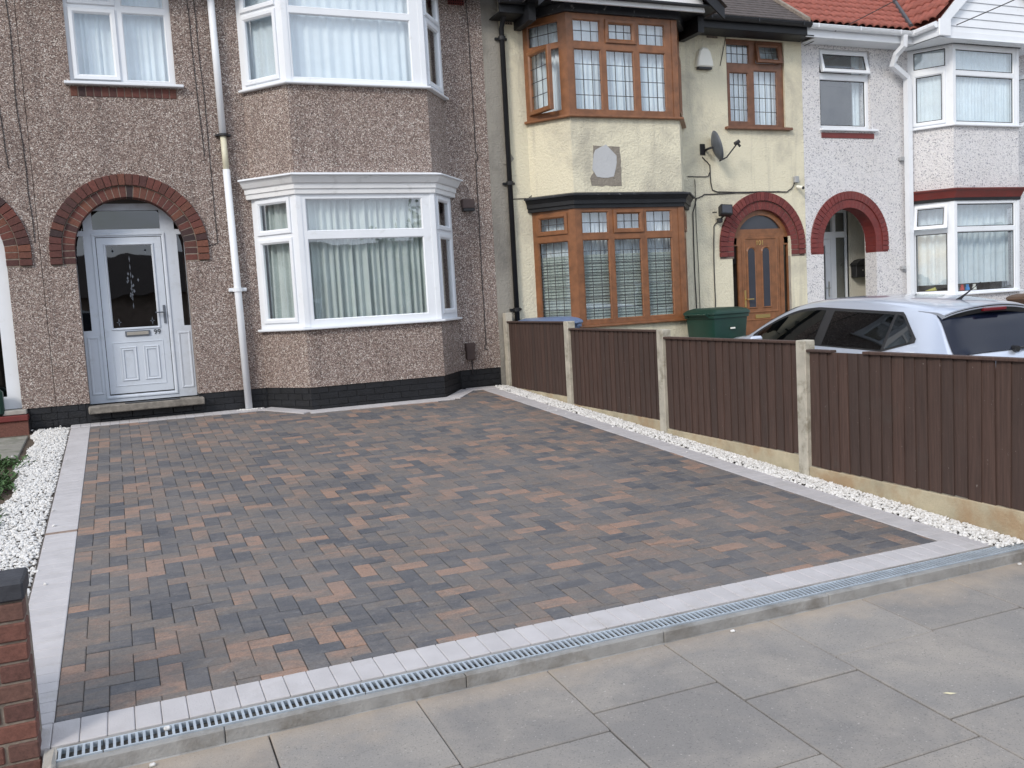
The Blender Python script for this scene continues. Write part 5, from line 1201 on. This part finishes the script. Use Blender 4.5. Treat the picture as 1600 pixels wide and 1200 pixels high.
zt_ = lambda l_: cr(TX, TZ, l_); wd_ = lambda l_: cr(WX_, WY_, l_)
belt = lambda l_: .955 - .035 * min(1, max(0, (l_ - .4) / 2.4))
def side_x(l_, z):      # half-width of the glasshouse side at height z
    zb, zt = belt(l_), zt_(l_); w = wd_(l_) - .018
    tz = max(0, min(1, (z - zb) / max(.05, (1.40 - zb)))); xt = w - .215 * tz - .03 * tz * tz
    return xt - max(0, .5 - l_) * .10 * tz
def section(l_):
    w, zt, zb = wd_(l_), zt_(l_), belt(l_); P_ = []
    zb2 = min(zb, zt - .03); lowz = .20 if .15 < l_ < 3.85 else .28
    P_.append((w * .80, lowz)); P_.append((w * .95, lowz + .05))
    for q in (.25, .5, .75, .93, 1.0): z = lowz + .05 + (zb2 - lowz - .05) * q; P_.append((w * (1 - .03 * abs(q - .55)) if q < 1 else w - .016, z))
    ze = max(zb2 + .005, zt - .075)
    for q in (.12, .35, .6, .85, 1.0): z = zb2 + (ze - zb2) * q; P_.append((side_x(l_, z) if zt > zb + .06 else (w - .016) * (1 - .05 * q), z))
    xe = P_[-1][0]
    for a_ in (18, 36, 54, 72, 90):
        P_.append((xe * (1 - (1 - math.cos(R(90 - a_ * 1.0))) * 0 ) * (math.cos(R(a_)) ** .55 if a_ < 90 else 0), ze + (zt - ze) * math.sin(R(a_)) ** 1.0))
    return P_
def wheel_arch(l_, z, x):
    for wl in (.78, 3.25):
        if (l_ - wl) ** 2 + (z - .30) ** 2 < .345 ** 2: return True
    return False
ls = sorted(set([0, .02, .04, .07, .10, .13, .16, .20, .25, .30, .35, .40, .46, .55] + [.6 + .1 * i for i in range(33)] + [3.85, 3.90, 3.94, 3.97])); secs = [section(min(l_, 3.97)) for l_ in ls]
k = len(secs[0]); vs = []; fs = []
for l_, s_ in zip(ls, secs):
    for x, z in s_: vs.append((-x, l_, z))
    for x, z in s_[:-1][::-1]: vs.append((x, l_, z))
kk = 2 * k - 1
for i in range(len(ls) - 1):
    for j in range(kk - 1):
        a_, b_, c, d = i * kk + j, i * kk + j + 1, (i + 1) * kk + j + 1, (i + 1) * kk + j
        m_ = [sum(vs[q][q2] for q in (a_, b_, c, d)) / 4 for q2 in range(3)]
        if (j < 6 or j > kk - 8) and wheel_arch(m_[1], m_[2], m_[0]): continue
        fs.append((a_, b_, c, d))
fs.append(tuple(range(kk))); fs.append(tuple(range((len(ls) - 1) * kk, len(ls) * kk)))
bodyo = obj('body', MB().add(vs, fs), 'car_paint', None, 'all'); bodyo.parent = car
def car_part(name, mb, mat, sm=True, parent=None):
    o = obj(name, mb, mat, None, sm); o.parent = parent or car; return o
def side_glass(sg, l0, l1, zb_f, zt_f, mat='car_glass', n_=14, off=.008, name='side_window'):
    mb = MB(); vs = []; rows = 5
    for i in range(n_ + 1):
        l_ = l0 + (l1 - l0) * i / n_
        for j in range(rows + 1): z = zb_f(l_) + (zt_f(l_) - zb_f(l_)) * j / rows; vs.append((sg * (side_x(l_, z) + off), l_, z))
    fs = [(i * (rows + 1) + j, (i + 1) * (rows + 1) + j, (i + 1) * (rows + 1) + j + 1, i * (rows + 1) + j + 1) for i in range(n_) for j in range(rows)]
    return car_part(name, mb.add(vs, fs), mat)
def clampt(l_): return min(zt_(l_) - .105, 1.335)
for sg in (-1, 1):
    zb = lambda l_: belt(l_) + .028
    # black surround then glass
    allt = lambda l_: max(zb(l_) + .002, min(clampt(l_) + .012, zb(l_) + .13 + max(0, (l_ - .60)) * .90))
    zbq = lambda l_: zb(l_) - .012 + max(0, .95 - l_) * .30
    side_glass(sg, .60, 2.98, zbq, lambda l_: max(zbq(l_) + .004, allt(l_)), 'black_plastic', 60, .005, 'window_surround')
    side_glass(sg, .66, .93, lambda l_: zbq(l_) + .022, lambda l_: max(zbq(l_) + .024, allt(l_) - .030), 'car_glass', 10, .009, 'quarter_window')
    side_glass(sg, .97, 1.80, lambda l_: zb(l_) + .004, lambda l_: allt(l_) - .028, 'car_glass', 20, .009)
    side_glass(sg, 1.93, 2.90, lambda l_: zb(l_) + .004, lambda l_: max(zb(l_) + .006, allt(l_) - .030), 'car_glass', 24, .009)
    car_part('door_handle', MB().bbox(sg * .846 - .018, 1.12, .845, sg * .846 + .018, 1.30, .868, .006), 'black_plastic', False)
    car_part('door_mirror', MB().bbox(sg * .93 - .09, 2.72, .90, sg * .93 + .09, 2.82, 1.00, .025), 'car_paint', False)
    for wl in (.78, 3.25):
        wh = car_part('wheel', MB().tube([(sg * .66, wl, .30), (sg * .70, wl, .30), (sg * .82, wl, .30), (sg * .845, wl, .30)], [.27, .30, .30, .27], 28), 'tyre')
        rim = MB().tube([(sg * .80, wl, .30), (sg * .850, wl, .30)], [.20, .195], 20); car_part('rim', rim, 'alu', False, wh)
    car_part('tail_light', MB().bbox(sg * .70 - .09, .0, .66, sg * .70 + .10, .14, .92, .02), 'red_lens', False)
    car_part('headlight', MB().bbox(sg * .62 - .12, 3.68, .60, sg * .62 + .10, 3.86, .74, .02), 'alu', False)
# rear screen, windscreen on the sloping surface
def top_pt(l_, f_, off=.006):
    s_ = section(l_); pts_ = s_[11:]; xe = pts_[0][0]; x = f_ * xe
    best = None
    for (xa, za), (xb, zb_) in zip(pts_[:-1], pts_[1:]):
        if xb <= abs(x) <= xa + 1e-6: t_ = (xa - abs(x)) / max(1e-6, xa - xb); best = za + (zb_ - za) * t_; break
    z = best if best is not None else pts_[-1][1]
    dzdl = (zt_(l_ + .01) - zt_(l_ - .01)) / .02; n_ = Vector((0, -dzdl, 1)).normalized()
    return (x, l_ + n_.y * off, z + n_.z * off)
def top_glass(name, l0, l1, f0, f1, mat='car_glass', off=.008):
    nl, nf = 10, 14; vs = [top_pt(l0 + (l1 - l0) * i / nl, (f0 + (f1 - f0) * i / nl) * (2 * j / nf - 1), off) for i in range(nl + 1) for j in range(nf + 1)]
    return car_part(name, MB().add(vs, [(i * (nf + 1) + j, i * (nf + 1) + j + 1, (i + 1) * (nf + 1) + j + 1, (i + 1) * (nf + 1) + j) for i in range(nl) for j in range(nf)]), mat)
simple('rear_glass', (.006, .009, .022), .10, .05, 1, spec=.35)
top_glass('rear_window', .15, .49, .95, .985, 'rear_glass', .012); top_glass('windscreen', 2.50, 3.08, .88, .94)
# spoiler with brake light
sp = MB(); n_ = 16; vs = []
for i in range(n_ + 1):
    f_ = 2 * i / n_ - 1; x = f_ * .60; dr = .05 * (abs(f_) ** 3); zc_ = 1.425 - .06 * f_ * f_ - .02 * abs(f_) ** 6
    vs += [(x, .72, zc_ + .020), (x, .48, zc_ + .012), (x, .36 + dr, zc_ - .008), (x, .36 + dr, zc_ - .040), (x, .48, zc_ - .075)]
fs = [(i * 5 + j, (i + 1) * 5 + j, (i + 1) * 5 + j + 1, i * 5 + j + 1) for i in range(n_) for j in range(4)]; fs += [tuple(range(5)), tuple(n_ * 5 + j for j in range(5))]
spo = car_part('spoiler', sp.add(vs, fs), 'car_paint')
car_part('brake_light', MB().bbox(-.155, .345, 1.350, .155, .385, 1.384, .006), 'red_lens', False, spo)
vs = []
for i in range(n_ + 1):
    f_ = 2 * i / n_ - 1; x = f_ * .59; dr = .05 * abs(f_) ** 3; zc_ = 1.425 - .06 * f_ * f_ - .02 * abs(f_) ** 6; vs += [(x, .355 + dr, zc_ - .018), (x, .385 + dr, zc_ - .085)]
car_part('spoiler_lip', MB().add(vs, [(2 * i, 2 * i + 2, 2 * i + 3, 2 * i + 1) for i in range(n_)]), 'black_plastic', True, spo)
car_part('aerial', MB().tube([(0, .78, 1.43), (0, .72, 1.475), (0, .60, 1.56), (0, .52, 1.62)], [.022, .012, .004, .003], 8), 'black_plastic')
car_part('rear_wiper', MB().tube([(.02, .115, 1.0), (.30, .13, 1.03)], .010, 6).tube([(.02, .10, 1.0), (.02, .16, 1.0)], .03, 10), 'black_plastic')
car_part('bumper', MB().bbox(-.70, -.02, .30, .70, .12, .52, .03), 'car_paint', False); car_part('number_plate', MB().bbox(-.26, -.028, .60, .26, .0, .71, .004), 'toy_yellow', False)
car_part('cabin', MB().box(-.62, .5, .35, .62, 2.9, .80).bbox(-.55, 1.55, .7, -.10, 1.70, 1.28, .05).bbox(.10, 1.55, .7, .55, 1.70, 1.28, .05).bbox(-.6, .75, .7, .6, .9, 1.08, .05), 'black_plastic', False)

# ================================================================== ACROSS THE STREET (seen only as reflections)
op = thing('bungalow_row', (3, -18, -.4), 'low brown row of buildings across the street, seen only reflected in the windows', 'building')
mb = MB().box(-40, -24, -.6, 60, -18, 2.6); obj('wall', mb, 'far_wall', op)
mb = MB().add([(-40.5, -17.6, 2.6), (60.5, -17.6, 2.6), (60.5, -21, 4.5), (-40.5, -21, 4.5), (-40.5, -24.4, 2.6), (60.5, -24.4, 2.6)], [(0, 1, 2, 3), (3, 2, 5, 4)]); obj('roof', mb, 'grey_tile', op)
for i in range(9):
    x = -30 + i * 9; obj('window', MB().box(x, -17.99, .6, x + 2.2, -17.95, 2.0), 'upvc', op); obj('window', MB().box(x + .1, -17.94, .7, x + 2.1, -17.93, 1.9), 'blue_grey_glass', op)
def tree(x, y, h, r_, seed, label):
    rr = random.Random(seed); t = thing('tree', (x, y, -.5), label, 'tree')
    obj('trunk', MB().tube([(x, y, -.5), (x + .1, y, h * .3), (x, y + .1, h * .6)], [.22, .17, .09], 10), 'bark', t); mb = MB()
    cl = [(x + rr.gauss(0, r_ * .45), y + rr.gauss(0, r_ * .45), h * .65 + rr.gauss(0, r_ * .35)) for _ in range(26)]
    for i in range(3200):
        c = rr.choice(cl); p_ = [c[j] + rr.gauss(0, r_ * .2) for j in range(3)]; s_ = .12; a_ = Vector((rr.gauss(0, 1), rr.gauss(0, 1), rr.gauss(0, 1))).normalized() * s_; b_ = a_.cross(Vector((rr.gauss(0, 1), rr.gauss(0, 1), rr.gauss(0, 1)))).normalized() * s_ * .6
        p_ = Vector(p_); mb.add([p_ - a_, p_ + b_, p_ + a_, p_ - b_], [(0, 1, 2, 3)])
    obj('crown', mb, 'leaf', t)
tree(-3.2, -8.8, 6.5, 2.0, 1, 'leafy street tree across the road left of the drive, seen reflected in the door')
tree(13, -14, 6.2, 2.2, 2, 'leafy tree across the road towards the right, seen only in reflections')
tree(-16, -13, 7.5, 3, 3, 'large leafy tree across the road far to the left, seen only in reflections')

# repeats share a group
GRP = {'house': 'houses of the terrace', 'drainpipe': 'drainpipes on the house fronts', 'cable': 'thin cables fixed to the house fronts', 'wheelie bin': 'wheelie bins in front of the houses',
       'stone': 'stray white stones by the drain', 'ornament': 'ornaments inside the white bay window', 'air brick': 'air bricks under the eaves', 'tree': 'trees across the road', 'wire': 'overhead wires',
       'gravel': 'white stone strips', 'weeds': 'weeds by the white stones', 'utility box': 'small boxes on the walls'}
for o in sc.objects:
    if o.parent is None and o.get('category') in GRP and not o.get('group'): o['group'] = GRP[o['category']]
